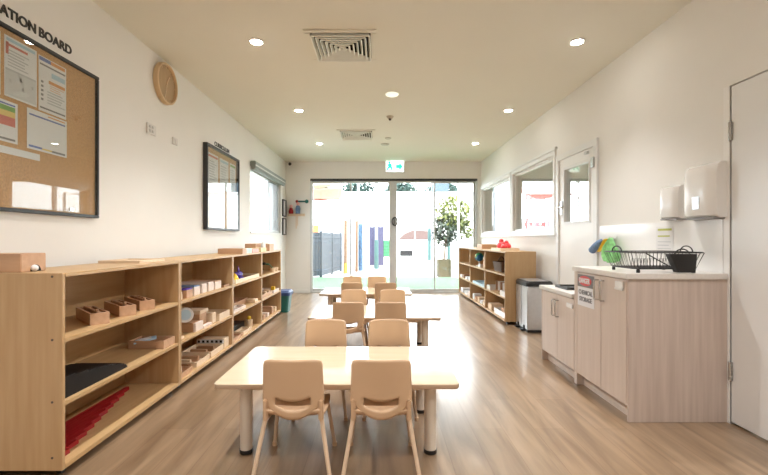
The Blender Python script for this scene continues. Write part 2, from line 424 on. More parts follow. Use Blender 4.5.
# ------------------------------------------------------------------ ceiling fittings
def downlight(x, y, label, watts=None):
    t = thing('downlight', label, 'ceiling light', (x, y, ZC), group='recessed ceiling downlights')
    MB().lathe([(.045, -.001), (.058, -.001), (.06, -.006), (.05, -.010), (.042, -.006)], (0, 0, 0)).obj('trim_ring', M['plasticw'], t)
    MB().lathe([(.0005, -.001), (.044, -.001), (.044, -.010), (.030, -.016), (.0005, -.018)], (0, 0, 0)).obj('led_lens', M['lamp'], t)
    ld = bpy.data.lights.new('downlight_lamp', 'SPOT'); ld.energy = watts or DOWNLIGHT_W; ld.color = (1, .98, .96)
    ld.spot_size = math.radians(125); ld.spot_blend = 1.0; ld.shadow_soft_size = .045
    lo = bpy.data.objects.new('downlight_lamp', ld); COL.objects.link(lo); lo.parent = t; lo.location = (0, 0, -.03); lo.rotation_euler = (0, math.radians(24 if 1.5 < x < 2 else -12 if x < 0 else 0), 0)   # lamps aimed a little away from the nearer wall
rows = ((-1.9, 'hidden three rows behind the first visible pair'), (-.1, 'hidden two rows before the first visible pair'), (1.62, 'hidden just before the first visible pair'), (3.39, 'nearest in view'), (5.19, 'midway along'), (6.98, 'farthest from the camera'))
for y, where in rows:
    for x, side in ((-.99, 'left'), (1.60, 'right')):
        downlight(x, y, 'round recessed downlight in the %s row, %s' % (side, where), 48 if 'hidden' in where else None)

for x, y, w in ((3.4, 4.2, 'near'), (3.4, 6.9, 'far'), (5.2, 5.5, 'side')):  # lamps added to brighten the neighbouring room's ceiling
    downlight(x, y, 'added downlight brightening the neighbouring room, %s one' % w, 75)
def vent(x, y, half, label):
    t = thing('ceiling_vent', label, 'air vent', (x, y, ZC), group='square ceiling diffusers')
    h = half
    b = MB(); o, i = h+.045, h
    for (x0, x1, y0, y1) in ((-o, o, -o, -i), (-o, o, i, o), (-o, -i, -i, i), (i, o, -i, i)): b.box(x0, x1, y0, y1, -.012, 0, .003)
    b.obj('outer_frame', M['ceil'], t)
    MB().box(-i, i, -i, i, -.0025, -.0005).obj('duct_shade_sheet', plain('vent_dark_%d' % int(y*100), (.012, .011, .010), .9), t, smooth=False)  # near-black sheet paints the shade between the louvres
    n = 7; fins = plain('vent_fin_%d' % int(y*100), (.90, .92, .87), .4)
    for q in range(4):
        c, s_ = round(math.cos(q*PI/2)), round(math.sin(q*PI/2))
        b = MB()
        for k in range(n):
            r0 = i*(k+.35)/n; r1 = r0+i*.42/n                      # louvre tilted: inner edge high, outer edge low
            pts = [(r0, -r0, -.002), (r0, r0, -.002), (r1, r1, -.034), (r1, -r1, -.034)]
            off = .006
            lo = b.ring([(p[0]*c-p[1]*s_, p[0]*s_+p[1]*c, p[2]) for p in pts])
            up = b.ring([((p[0]+off)*c-p[1]*s_, (p[0]+off)*s_+p[1]*c, p[2]+.0015) for p in pts])
            b.skin([lo, up])
        b.obj('louvre_bank', fins, t, smooth=False)
vent(-.30, 3.47, .235, 'square louvred air vent in the ceiling, nearest the camera')
vent(-.34, 6.38, .235, 'square louvred air vent in the ceiling, far from the camera')
t = thing('ceiling_light', 'small round opal light flush on the ceiling centre line', 'ceiling light', (.143, 4.62, ZC))
MB().lathe([(.0005, -.022), (.05, -.020), (.068, -.012), (.072, 0)], (0, 0, 0)).obj('diffuser', M['lampdim'], t)
t = thing('smoke_detector', 'small smoke detector with a dark tip on the ceiling', 'smoke detector', (.143, 5.46, ZC))
MB().lathe([(.0005, -.03), (.03, -.03), (.045, -.012), (.048, 0)], (0, 0, 0)).obj('housing', plain('beige_plastic', (.5, .46, .38), .5), t)
MB().lathe([(.0005, -.055), (.016, -.05), (.02, -.028)], (0, 0, 0)).obj('sensor_tip', plain('brown_sensor', (.10, .08, .06), .5), t)
for x, y, r, lb in ((.142, 6.62, .05, 'flat round sensor plate on the ceiling beyond the smoke detector'), (.10, 7.04, .075, 'wide flat sensor plate on the ceiling nearest the glass doors')):
    tag(MB().lathe([(.0005, -.02), (r*.8, -.018), (r, -.006), (r, 0)], (0, 0, 0)).obj('ceiling_sensor', plain('sensor_plate%d' % int(y), (.55, .54, .48), .5), loc=(x, y, ZC)), lb, 'sensor')
# exit sign on the back wall
t = thing('exit_sign', 'lit green and white exit sign above the glass doors', 'exit sign', (.325, YB, 2.60))
MB().box(-.19, .19, -.06, 0, -.125, .125, .006).obj('housing', M['plasticw'], t)
MB().box(-.18, .18, -.064, -.060, -.115, .105, .001).obj('sign_face', M['exitw'], t)
b = MB()                                                    # running figure and doorway
b.ball((-.115, -.066, .072), .026, (1, .25, 1))
def bar(b, p, q, w):
    d_ = Vector((q[0]-p[0], q[1]-p[1])); n_ = Vector((-d_.y, d_.x)).normalized()*w
    b.prism([(p[0]+n_.x, p[1]+n_.y), (q[0]+n_.x, q[1]+n_.y), (q[0]-n_.x, q[1]-n_.y), (p[0]-n_.x, p[1]-n_.y)], -.068, -.0635, 'y')
for p, q, w in (((-.11, .045), (-.095, -.02), .034), ((-.10, -.01), (-.145, -.045), .020), ((-.145, -.045), (-.16, -.085), .017), ((-.095, -.015), (-.06, -.045), .020),
                ((-.06, -.045), (-.07, -.085), .017), ((-.11, .04), (-.15, .01), .016), ((-.105, .04), (-.06, .015), .016)): bar(b, p, q, w)
b.obj('running_figure', M['exitg'], t, smooth=False)
b = MB().prism([(.02, .025), (.085, .025), (.085, .075), (.165, -.01), (.085, -.095), (.085, -.045), (.02, -.045)], -.068, -.0635, 'y')
b.obj('arrow', M['exitg'], t, smooth=False)
t = thing('security_camera', 'small dark camera high in the far left corner', 'camera', (XL+.09, YB, 2.665))
MB().box(-.03, .03, -.03, 0, -.03, .03, .006).obj('bracket', M['plasticw'], t)
MB().tube([(0, -.02, -.01), (.015, -.09, -.03)], .03, 14).obj('camera_body', M['black'], t)

# ------------------------------------------------------------------ left wall
t = thing('noticeboard', 'black-framed cork noticeboard under glass nearest the camera', 'noticeboard', (XL, 0, 0))
NB0, NB1, NBZ0, NBZ1 = 1.20, 2.84, 1.243, 2.195
MB().box(0, .012, NB0+.02, NB1-.02, NBZ0+.02, NBZ1-.02).obj('cork_panel', M['cork'], t, smooth=False)
frame_x(MB(), 0, .030, NB0, NB1, NBZ0, NBZ1, .020).obj('frame', M['darkalu'], t)
MB().box(.022, .026, NB0+.026, NB1-.026, NBZ0+.026, NBZ1-.026).obj('glass_pane', M['picglass'], t, smooth=False)
MB().box(.026, .030, 2.57, 2.605, 1.275, 1.295, .002).obj('lock', M['chrome'], t)
def sheet(name, label, y0, y1, z0, z1, marks, x=XL+.0135, cat='paper', group='papers pinned on the near noticeboard'):
    if y1 < 3: y0, y1 = y0*.984, y1*.984
    mats = [M['paper']]; b = MB()
    b.box(x-.001, x, y0, y1, z0, z1)
    for (u0, u1, v0, v1, m) in marks:
        if m not in mats: mats.append(m)
        b.box(x, x+.0006, y0+u0*(y1-y0), y0+u1*(y1-y0), z0+v0*(z1-z0), z0+v1*(z1-z0), mat=mats.index(m))
    return tag(b.obj(name, mats, smooth=False), label, cat, group)
def lines(v0, v1, n, u0=.1, u1=.9, m=None, th=.4):
    m = m or M['pg']; o = []
    for k in range(n):
        v = v1-(v1-v0)*(k+.5)/n
        o.append((u0, u0+(u1-u0)*random.uniform(.6, 1), v-(v1-v0)/n*th/2, v+(v1-v0)/n*th/2, m))
    return o
M['pg'] = plain('printed_grey', (.50, .52, .55), .8); M['pr'] = plain('printed_red', (.62, .20, .17), .8); M['pb'] = plain('printed_blue', (.16, .22, .50), .8)
M['po'] = plain('printed_orange', (.70, .34, .14), .8); M['pgr'] = plain('printed_green', (.22, .42, .12), .8); M['pc'] = plain('printed_pale_blue', (.42, .60, .72), .8)
M['pv'] = plain('printed_violet', (.25, .16, .45), .8); M['ps'] = plain('printed_silver', (.60, .62, .64), .8); M['py'] = plain('printed_yellow', (.75, .58, .22), .8)
sheet('pinned_sheet', 'sheet with violet heading cut off by the left edge of the photo', 1.93, 2.150, 1.83, 2.15,
      [(.1, .95, .90, .96, M['pv']), (.3, .95, .80, .84, M['pv'])]+lines(.3, .72, 7)+[(.1, .9, .04, .08, M['pb'])])
sheet('pinned_sheet', 'sheet with pale blue and red heading over a grey lower half', 2.172, 2.378, 1.835, 2.148,
      [(.06, .94, .92, .97, M['pc']), (.04, .70, .84, .88, M['pr']), (.04, .12, .70, .9, M['pr'])]+lines(.50, .8, 6)+[(.03, .97, .44, .47, M['pg']), (.03, .97, .03, .44, M['ps'])]
      + [(u, u+.06, v, v+.05, M['dgrey']) for u, v in ((.14, .25), (.45, .32), (.52, .19), (.82, .28))])
sheet('pinned_sheet', 'tall sheet with a blue and orange heading, farthest right in the top row', 2.391, 2.601, 1.828, 2.138,
      [(.02, .42, .92, .985, M['pb']), (.42, .95, .92, .985, M['po']), (.04, .96, .84, .87, M['dgrey']), (.45, .95, .68, .77, M['pc']), (.35, .95, .55, .61, M['po'])]
      + lines(.42, .54, 3, .4, .95, M['po'], .25)+lines(.16, .42, 5, .3, .95)+[(.08, .16, .2+.08*k, .24+.08*k, M['dgrey']) for k in range(5)]+[(.04, .96, .05, .08, M['dgrey'])])
sheet('pinned_sheet', 'landscape white sheet with a dark blue rule below the top row', 2.312, 2.606, 1.597, 1.818,
      [(.05, .95, .84, .88, M['pb']), (.04, .35, .05, .10, M['pb']), (.35, .6, .05, .09, M['py']), (.6, .95, .04, .09, M['dgrey']), (.5, .95, .93, .96, M['po'])])
sheet('pinned_sheet', 'sheet of rainbow bands pinned at the left of the lower row', 1.94, 2.252, 1.600, 1.812,
      [(.05, .95, .90, .94, M['pb']), (.05, .95, .76, .88, M['pgr']), (.05, .95, .62, .76, M['py']), (.05, .95, .40, .62, M['pr']), (.05, .6, .42, .52, M['po']), (.6, .95, .05, .10, M['dgrey']), (.2, .6, .05, .09, M['po'])])
sheet('paper_strip', 'narrow blank white strip pinned below the two lower sheets', 2.13, 2.40, 1.540, 1.577, [])
o = thing('wall_lettering', None, None, (XL+.002, 2.62, 2.250))
put_text('word', 'INFORMATION', .072, M['ink'], (0, -.272, 0), '+x', width=.49, parent=o, anchor='right')
put_text('word', 'BOARD', .072, M['ink'], (0, 0, 0), '+x', width=.25, parent=o, anchor='right')
tag(o, 'black capital letters on the wall above the near noticeboard', 'lettering')

t = thing('wall_clock', 'round wooden wall clock high on the left wall', 'clock', (XL, 3.74, 2.485))
MB().lathe([(.0005, 0), (.175, 0), (.18, .006), (.18, .040), (.176, .045), (.164, .045), (.162, .022), (.0005, .022)], (0, 0, 0), 'x', 48).obj('case', M['clockw'], t)
MB().lathe([(.0005, .0225), (.161, .0225), (.161, .025), (.0005, .025)], (0, 0, 0), 'x', 48).obj('dial', M['clockf'], t)
b = MB()
for k in range(12):
    a = k*PI/6; b.tube([(.0265, math.sin(a)*.135, math.cos(a)*.135), (.0265, math.sin(a)*.155, math.cos(a)*.155)], .003, 6)
b.obj('hour_marks', M['clockw'], t)
b = MB().tube([(.03, 0, 0), (.03, .05, .075)], .004, 6); b.obj('hour_hand', M['boxl'], t)
b = MB().tube([(.033, 0, 0), (.033, -.03, -.125)], .003, 6).ball((.033, 0, 0), .008); b.obj('minute_hand', M['boxl'], t)

t = thing('switch_plate', 'white wall plate with four small switches below the clock', 'switch', (XL, 3.53, 2.025))
MB().box(0, .012, -.07, .07, -.045, .045, .004).obj('plate', M['plasticw'], t)
for u, v in ((-.03, .018), (-.03, -.018), (.01, .018), (.01, -.018)): MB().box(.012, .018, u-.012, u+.012, v-.011, v+.011, .002).obj('rocker', plain('switch_rocker_%d%d' % (u > 0, v > 0), (.55, .55, .55), .4), t)
t = thing('switch_plate', 'small blank white wall plate right of the four-switch plate', 'switch', (XL, 3.94, 2.02))
MB().box(0, .012, -.045, .045, -.035, .035, .004).obj('plate', M['plasticw'], t)
MB().box(.012, .017, -.015, .015, -.02, .02, .002).obj('rocker', M['plasticw'], t)

t = thing('noticeboard', 'black-framed glazed noticeboard farther down the wall by the window', 'noticeboard', (XL, 0, 0))
MB().box(0, .012, 4.60, 5.62, 1.23, 2.15).obj('cork_panel', M['cork'], t, smooth=False)
frame_x(MB(), 0, .05, 4.58, 5.64, 1.21, 2.165, .025).obj('frame', M['darkalu'], t)
MB().box(.040, .044, 4.605, 5.615, 1.235, 2.14).obj('glass_pane', M['picglass'], t, smooth=False)
for k, (y0, y1, z0, z1, lb) in enumerate(((4.68, 4.98, 1.72, 2.08, 'white sheet at the near end inside the far noticeboard'), (5.03, 5.32, 1.70, 2.08, 'white sheet in the middle of the far noticeboard'),
                                    (5.37, 5.58, 1.72, 2.08, 'white sheet at the window end inside the far noticeboard'))):
    sheet('pinned_sheet', lb, y0, y1, z0, z1, [(.05, .95, .88, .95, [M['pr'], M['pc'], M['pgr']][k])]+lines(.15, .8, 8), group='papers pinned on the far noticeboard')
o = put_text('wall_lettering', 'CURRICULUM', .069, M['ink'], (XL+.002, 4.90, 2.20), '+x', width=.48)
tag(o, 'small black letters on the wall above the far noticeboard', 'lettering')
# two small stacked picture frames beside the window corner
for z, lb in ((1.56, 'upper dark picture frame in the far left corner'), (1.19, 'lower dark picture frame in the far left corner')):
    t = thing('framed_picture', lb, 'picture frame', (XL, 8.44, z), group='two picture frames in the corner')
    frame_x(MB(), 0, .03, -.13, .15, 0, .34, .02).obj('frame', M['darkalu'], t)
    MB().box(0, .012, -.11, .13, .02, .32).obj('picture', M['paper'], t, smooth=False)
# rack of hanging pieces on the back wall
t = thing('peg_rail', 'pale wooden peg rail on the back wall left of the doors', 'peg rail', (-1.68, YB, 1.60))
MB().box(-.19, .16, -.02, 0, -.02, .03, .005).obj('rail', M['boxl'], t)
for x in (-.15, -.05, .05, .13): MB().cyl((x, -.02, 0), (x, -.075, .012), .008).ball((x, -.078, .013), .013).obj('peg', M['boxl'], t)
MB().box(-.03, -.015, -.015, -.004, -.28, -.02, .003).box(.0, .012, -.015, -.004, -.22, -.02, .003).obj('hanging_cord', M['boxl'], t)
t = thing('toy_figure', 'red toy standing at the left end of the peg rail', 'toy', (-1.80, YB-.045, 1.63))
MB().lathe([(.0005, 0), (.045, 0), (.05, .05), (.03, .11), (.0005, .12)]).obj('body', M['red'], t); MB().ball((0, 0, .15), .035).obj('head', M['pink'], t)
t = thing('toy_figure', 'blue toy standing in the middle of the peg rail', 'toy', (-1.66, YB-.045, 1.63))
MB().lathe([(.0005, 0), (.045, 0), (.05, .1), (.035, .16), (.0005, .17)]).obj('body', M['gblue'], t); MB().ball((0, 0, .20), .035).obj('head', M['pink'], t)
t = thing('toy_wand', 'teal toy lying crossways on top of the blue figure', 'toy', (-1.60, YB-.045, 1.88))
MB().tube([(-.09, 0, 0), (.10, 0, .0)], .016).obj('stick', M['teal'], t); MB().ball((.12, 0, .0), .04, (1, .6, 1)).obj('tip', M['teal'], t); MB().ball((-.08, 0, .0), .03, (1, .7, 1)).obj('grip', M['red'], t)

# ------------------------------------------------------------------ tables and chairs
def rounded(x0, x1, y0, y1, r, n=6):
    pts = []
    for cx, cy, a0 in ((x1-r, y0+r, -PI/2), (x1-r, y1-r, 0), (x0+r, y1-r, PI/2), (x0+r, y0+r, PI)):
        for k in range(n+1):
            a = a0+PI/2*k/n; pts.append((cx+r*math.cos(a), cy+r*math.sin(a)))
    return pts
TH = .39
def make_table(loc, label):
    t = thing('activity_table', label, 'table', loc, group='low rectangular tables in a row')
    b = MB(); P = rounded(-.608, .608, -.365, .365, .03); I = rounded(-.605, .605, -.362, .362, .027)
    b.skin([b.ring([(x, y, TH-.003) for x, y in P]), b.ring([(x, y, TH) for x, y in I])], cap=False)
    b.bm.faces.ensure_lookup_table()
    top = b.ring([(x, y, TH) for x, y in I]); f = b.bm.faces.new(top)
    b.mi = 1
    b.skin([b.ring([(x, y, TH-.026) for x, y in I]), b.ring([(x, y, TH-.022) for x, y in P]), b.ring([(x, y, TH-.003) for x, y in P])], cap=False)
    g = b.bm.faces.new(list(reversed(b.ring([(x, y, TH-.026) for x, y in I])))); g.material_index = 1
    bmesh.ops.remove_doubles(b.bm, verts=b.bm.verts[:], dist=.0004)
    b.obj('tabletop', [M['table'], M['tedge']], t)
    for x in (-.475, .475):
        for y in (-.255, .255):
            l = MB().cyl((x, y, .022), (x, y, TH-.026), .031, 24).obj('leg', M['tleg'], t)
            MB().lathe([(.0005, 0), (.030, 0), (.034, .006), (.034, .022), (.0005, .024)], (x, y, 0), seg=24).obj('foot', M['black'], l)
    for y in (-.255, .255): MB().box(-.44, .44, y-.007, y+.007, TH-.066, TH-.026).obj('under_rail', M['tleg'], t)
    return t
table = make_table((-.21, 2.425, 0), 'low rectangular table nearest the camera')
dup(table, (-.045, 4.175, 0), label='low rectangular table in the middle of the row')
dup(table, (-.175, 5.84, 0), label='low rectangular table nearest the glass doors')

def make_chair(loc, rz, label):
    t = thing('child_chair', label, 'chair', loc, rz, group='small tan plastic chairs at the tables')
    hw, z0, z1 = .142, .305, .552
    nu, nv = 24, 20
    def fn(u, v):
        x = (u*2-1)
        z = z0+(z1-z0)*v
        w = hw*(1-.05*v)
        if v > .85: w *= 1-.035*((v-.85)/.15)**3
        zz = z-(.078*(1-x*x)-.046)*max(0, 1-v/.8)
        if v > .9: zz -= .010*abs(x)**6
        y = -.155-.02*v-.030*(1-x*x)+.012
        return Vector((x*w, y, zz))
    b = MB().sheet(fn, nu, nv, skip=lambda i, j: 5 <= i < nu-5 and 3 <= j < 6)
    o = b.obj('backrest', M['chair'], t, solid=.009)
    def seat(u, v):
        x = u*2-1; y = -.165+.315*v
        w = .135+.012*math.sin(v*PI)
        z = .272+.010*x*x-.012*max(0, (v-.75)/.25)**2+(.035*max(0, 1-v/.18)**2)
        return Vector((x*w, y, z))
    MB().sheet(seat, 14, 14).obj('seat', M['chair'], t, solid=.010)
    for s in (-1, 1):
        MB().box(s*.128-.011, s*.128+.011, -.168, -.135, .262, .362, .006).obj('side_bracket', M['chair'], t)
        l = MB().tube([(s*.123, -.145, .335), (s*.130, -.150, .27), (s*.176, -.200, .012)], [.0105, .0105, .0095], 12).obj('leg', M['chairleg'], t)
        MB().cyl((s*.1745, -.1985, 0), (s*.1765, -.2005, .02), .0125, 12).obj('foot_cap', M['chair'], l)
        l = MB().tube([(s*.118, .07, .268), (s*.130, .095, .24), (s*.160, .145, .012)], [.0105, .0105, .0095], 12).obj('leg', M['chairleg'], t)
        MB().cyl((s*.1595, .1445, 0), (s*.1605, .1455, .02), .0125, 12).obj('foot_cap', M['chair'], l)
        MB().tube([(s*.128, -.145, .262), (s*.122, .08, .258)], .009, 10).obj('side_rail', M['chairleg'], t)
    return t
seats = []
for ti, (tn, spots) in enumerate((('nearest table', ((-.397, 2.10, 0), (.010, 2.10, 0), (-.362, 2.70, 1), (.068, 2.70, 1))),
                                  ('middle table', ((-.272, 3.86, 0), (.102, 3.86, 0), (-.275, 4.43, 1), (.150, 4.43, 1))),
                                  ('farthest table', ((-.347, 5.53, 0), (.085, 5.53, 0), (-.397, 6.10, 1), (-.03, 6.10, 1))))):
    for k, (x, y, far) in enumerate(spots):
        seats.append((x, y, PI if far else 0, 'small tan plastic chair on the %s side of the %s, %s of the pair' % ('far' if far else 'camera', tn, 'right' if k % 2 else 'left')))
c0 = make_chair((seats[0][0], seats[0][1], 0), seats[0][2], seats[0][3])
for x, y, rz, lb in seats[1:]: dup(c0, (x, y, 0), rz, lb)

# ------------------------------------------------------------------ shelf units
def shelf_unit(length, label, group, end_screws=False):
    t = thing('shelf_unit', label, 'shelf', group=group)          # front at x=0 facing +x, length along +y
    D, Hh, th = .40, .945, .020
    for y0 in (0, length-th):
        sp = MB().box(-D, 0, y0, y0+th, .04, Hh-.0, .002).obj('side_panel', M['birchz'], t)
        if end_screws and y0 == 0:
            for x in (-.045, -.33):
                for z in (.10, .355, .64, Hh-.015): MB().cyl((x, -.002, z), (x, .002, z), .0055, 12).obj('screw', plain('screw_dark', (.10, .07, .05), .5) if 'screw_dark' not in MATS else MATS['screw_dark'], sp)
    MB().box(-D, .0, th, length-th, Hh-.018, Hh, .0015).obj('top_panel', M['birch'], t)
    for z in (.345, .638): MB().box(-D+.008, -.002, th, length-th, z-.014, z+.007, .0015).obj('shelf_board', M['birch'], t)
    MB().box(-D, .0, th, length-th, .04, .062, .0015).obj('bottom_board', M['birch'], t)
    MB().box(-D, -D+.008, th, length-th, .062, Hh-.018).obj('back_panel', M['birch'], t)
    for x in (-.05, -D+.06):
        for y in (.06, length-.06): MB().cyl((x-.012, y, .019), (x+.012, y, .019), .019, 16).box(x-.016, x+.016, y-.012, y+.012, .019, .041).obj('castor', M['black'], t)
    return t
SX = -1.45
spans = ((1.922, 3.060), (3.064, 4.170), (4.174, 5.200), (5.204, 6.215))
names = ('nearest the camera', 'second from the camera', 'third from the camera', 'farthest, next to the teal bin')
for i, (y0, y1) in enumerate(spans):
    u = shelf_unit(y1-y0, 'open birch shelf unit along the left wall, '+names[i], 'birch shelf units on the left', i == 0); u.location = (SX, y0, 0)
RX = 1.62
rspans = ((5.400, 6.430), (6.434, 7.480), (7.484, 8.530))
rnames = ('nearest the pedal bin', 'middle one holding the globe', 'farthest by the glass doors')
for i, (y0, y1) in enumerate(rspans):
    u = shelf_unit(y1-y0, 'open birch shelf unit along the right wall, '+rnames[i], 'birch shelf units on the right', i == 0); u.location = (RX, y1, 0); u.rotation_euler = (0, 0, PI)
    if i == 0: pass
Z3, Z2, Z1, ZT = .645, .352, .062, .945

def place(kind, label, cat, x0, x1, y0, y1, z, h, mat, group=None, name=None, bev=.003):
    cx, cy = (x0+x1)/2, (y0+y1)/2; a, c = (x1-x0)/2, (y1-y0)/2
    b = MB()
    if kind == 'tray': b.tray(-a, a, -c, c, 0, h); o = b.obj(name or 'wooden_tray', mat, loc=(cx, cy, z), smooth=False)
    else: b.box(-a, a, -c, c, 0, h, bev); o = b.obj(name or 'wooden_box', mat, loc=(cx, cy, z))
    return tag(o, label, cat, group)

# nearest left unit -------------------------------------------------
ordn = ('longest', 'second longest', 'third longest', 'fourth longest', 'fifth longest', 'sixth longest', 'seventh longest', 'third shortest', 'second shortest', 'shortest')
rod0 = None
for k in range(10):
    ln = .95*(10-k)/10; x = -1.735+.0245*k
    b = MB().box(-.012, .012, 0, ln, 0, .024, .0015).obj('red_rod', M['red'], loc=(x, 1.948, Z1))
    tag(b, '%s red wooden rod on the bottom shelf of the nearest unit' % ordn[k], 'rod', 'graduated red rods')
ordt = [w.replace('longest', 'thickest').replace('shortest', 'thinnest') for w in ordn]
y = 1.948
for k in range(10):
    w = .1-.01*k*.99
    b = MB().box(-.235, 0, 0, w-.001, 0, w, .0015).obj('dark_prism', M['stair'], loc=(-1.475, y, Z2))
    tag(b, '%s dark brown prism on the middle shelf of the nearest unit' % ordt[k], 'block', 'graduated dark brown prisms'); y += w*.93
def slot_box(y0, y1, lb):
    c = (y0+y1)/2; w = (y1-y0)/2
    t = thing('wooden_box', lb, 'box', (-1.58, c, Z3), math.radians(-43), group='three slotted wooden boxes')
    MB().tray(-.20, .115, -w, w, 0, .062, .011).obj('box_body', M['boxw'], t, smooth=False)
    MB().box(-.188, .103, -w+.011, w-.011, .012, .040).obj('inner_block', M['boxd'], t, smooth=False)
    MB().box(-.20, .10, -.010, .010, .040, .066, .003).ball((.06, 0, .070), .009).obj('dividing_rib', M['boxw'], t)
slot_box(2.285, 2.375, 'slotted wooden box on the top shelf, nearest the end panel of three')
slot_box(2.535, 2.625, 'slotted wooden box on the top shelf, middle of three')
slot_box(2.745, 2.835, 'slotted wooden box on the top shelf, farthest of three')
place('tray', 'wooden tray with white cards on the middle shelf of the nearest unit', 'tray', -1.71, -1.468, 2.865, 3.02, Z2, .055, M['boxw'])
o = MB().box(-.07, .07, -.045, .045, 0, .010, .002).box(-.05, .04, -.03, .03, .010, .016, .002, mat=1).obj('card_stack', [M['pblue'], M['paper']], loc=(-1.63, 2.93, Z2+.008)); tag(o, 'pale blue and white cards inside the wooden tray', 'cards')
o.rotation_euler = (0, -.16, .5); o.location.z += .035
t = thing('wooden_box', 'brown wooden box with arched openings on top of the nearest unit', 'box', (-1.785, 2.045, ZT))
b = MB().box(-.105, .105, -.075, .075, 0, .088, .003); b.obj('box_body', M['boxw'], t)
pts = [(.032*math.cos(a), .032*math.sin(a)) for a in [PI*k/10 for k in range(11)]]
b = MB().prism([(u+.01, v+.001) for u, v in pts], .1045, .1062, 'x').prism([(u-.045, v+.001) for u, v in pts], -.0762, -.0745, 'y'); b.obj('arch_shade_disc', M['stair'], t)  # dark discs on the faces paint the shade of arched holes
MB().ball((.112, -.005, .017), .0165).obj('white_ball', M['paper'], t); MB().ball((-.055, -.086, .017), .0165).obj('white_ball', M['paper'], t)
place('tray', 'thin flat wooden tray on top of the nearest unit', 'tray', -1.82, -1.55, 2.72, 3.04, ZT, .018, M['boxl'])

# second left unit ---------------------------------------------------
G = 'small boxes on the upper shelf of the second unit'
for (y0, y1, h, m, lb) in ((3.095, 3.175, .05, 'boxl', 'small pale block at the near end of the upper shelf'), (3.245, 3.35, .062, 'boxw', 'orange-brown box under a purple lid'),
                           (3.378, 3.488, .070, 'pinkw', 'pinkish white box just after the purple-lidded one'), (3.53, 3.627, .070, 'pinkw', 'pinkish white box, second after the purple-lidded one'),
                           (3.668, 3.775, .070, 'pinkw', 'pinkish white box, third after the purple-lidded one'), (3.81, 3.955, .068, 'pinkw', 'pinkish white box with a wooden top at the far end of the row')):
    t = thing('small_box', lb, 'box', (-1.60, (y0+y1)/2, Z3), group=G); w = (y1-y0)/2
    MB().box(-.16, .115, -w, w, 0, h, .003).obj('box_body', M[m], t)
    lid = M['purple'] if 'purple lid' in lb else M['boxw'] if 'wooden top' in lb else M['gblue'] if 'just after' in lb else M['pinkw']
    MB().box(-.162, .113, -w-.001, w+.001, h, h+.008, .002).obj('lid', lid, t)
place('tray', 'flat dark-edged tray at the far end of the upper shelf, second unit', 'tray', -1.70, -1.47, 3.985, 4.135, Z3, .022, M['boxd'])
place('box', 'brown wooden block box under the blue picture disc', 'box', -1.63, -1.50, 3.385, 3.525, Z2, .072, M['boxw'])
t = thing('picture_disc', 'white disc with a blue picture leaning on the brown box', 'disc', (-1.565, 3.395, Z2+.092)); t.rotation_euler = (0, -.25, -1.1)
MB().lathe([(.0005, 0), (.058, 0), (.062, .004), (.058, .008), (.0005, .008)], (0, 0, .045), 'x', 28).obj('disc', M['paper'], t)
MB().lathe([(.0005, .0082), (.042, .0082), (.042, .0095), (.0005, .0095)], (0, 0, .045), 'x', 24).obj('blue_picture', M['pblue'], t)
place('box', 'pinkish slab painting the lit front of the brown box', 'box', -1.497, -1.475, 3.385, 3.525, Z2, .072, M['pinkw'])  # paler slab paints the light on the brown box's front face
t = thing('block_stand', 'stepped wooden stand with a lighter top slab, second unit', 'block', (-1.60, 3.63, Z2))
MB().box(-.10, .08, -.07, .07, 0, .115, .003).obj('post', M['boxw'], t); MB().box(-.11, .09, -.085, .085, .115, .145, .003).obj('top_slab', M['boxl'], t)
place('box', 'upright pale block beside the stepped stand', 'block', -1.60, -1.48, 3.735, 3.815, Z2, .09, M['boxl'], name='wooden_block')
place('tray', 'pale shallow tray at the far end of the middle shelf, second unit', 'tray', -1.72, -1.465, 3.86, 4.12, Z2, .062, M['boxl'])
place('box', 'low pink strip lying along the front edge, second unit', 'block', -1.505, -1.47, 3.52, 3.70, Z2, .022, M['pinkw'], name='wooden_strip')
place('box', 'small wooden wedge lying at the near end of the middle shelf, second unit', 'block', -1.55, -1.475, 3.10, 3.185, Z2, .02, M['boxl'], name='wooden_block')
place('tray', 'brown tray of wooden pieces on the bottom shelf, near half of second unit', 'tray', -1.74, -1.475, 3.40, 3.66, Z1, .042, M['boxl'])
place('tray', 'pale tray of wooden pieces on the bottom shelf, far half of second unit', 'tray', -1.74, -1.475, 3.69, 3.98, Z1, .048, M['boxl'])
place('tray', 'small low tray at the near end of the bottom shelf, second unit', 'tray', -1.70, -1.475, 3.10, 3.32, Z1, .035, M['boxw'])
where = ('in the near-end tray', 'in the brown tray', 'in the pale tray')
dist = ('closest to the camera', 'second closest', 'third closest', 'farthest')
for ti, (y0, y1) in enumerate(((3.13, 3.29), (3.40, 3.62), (3.73, 3.94))):
    for k in range(4):
        yy = y0+(y1-y0)*k/3; o = MB().box(-.075, .075, -.016, .016, 0, .024+.012*(k % 3), .003).obj('wooden_piece', [M['boxw'], M['boxd'], M['boxl']][(k+ti) % 3], loc=(-1.60-.03*(k % 2), yy, Z1+.009))
        o.rotation_euler = (0, 0, .12*(k-1.5)); tag(o, 'wooden piece %s on the bottom shelf, %s' % (where[ti], dist[k]), 'block', 'wooden pieces in the trays')
t = thing('counting_box', 'white strip of six black squares on a wooden box, bottom shelf', 'box', (-1.605, 4.065, Z1))
MB().box(-.135, .13, -.06, .06, 0, .088, .003).obj('box_body', M['boxl'], t)
b = MB().box(-.13, .125, -.064, -.060, .048, .084)
for k in range(6): b.box(-.122+.042*k, -.100+.042*k, -.0655, -.064, .055, .077, mat=1)
b.obj('number_strip', [M['paper'], M['ink']], t, smooth=False)

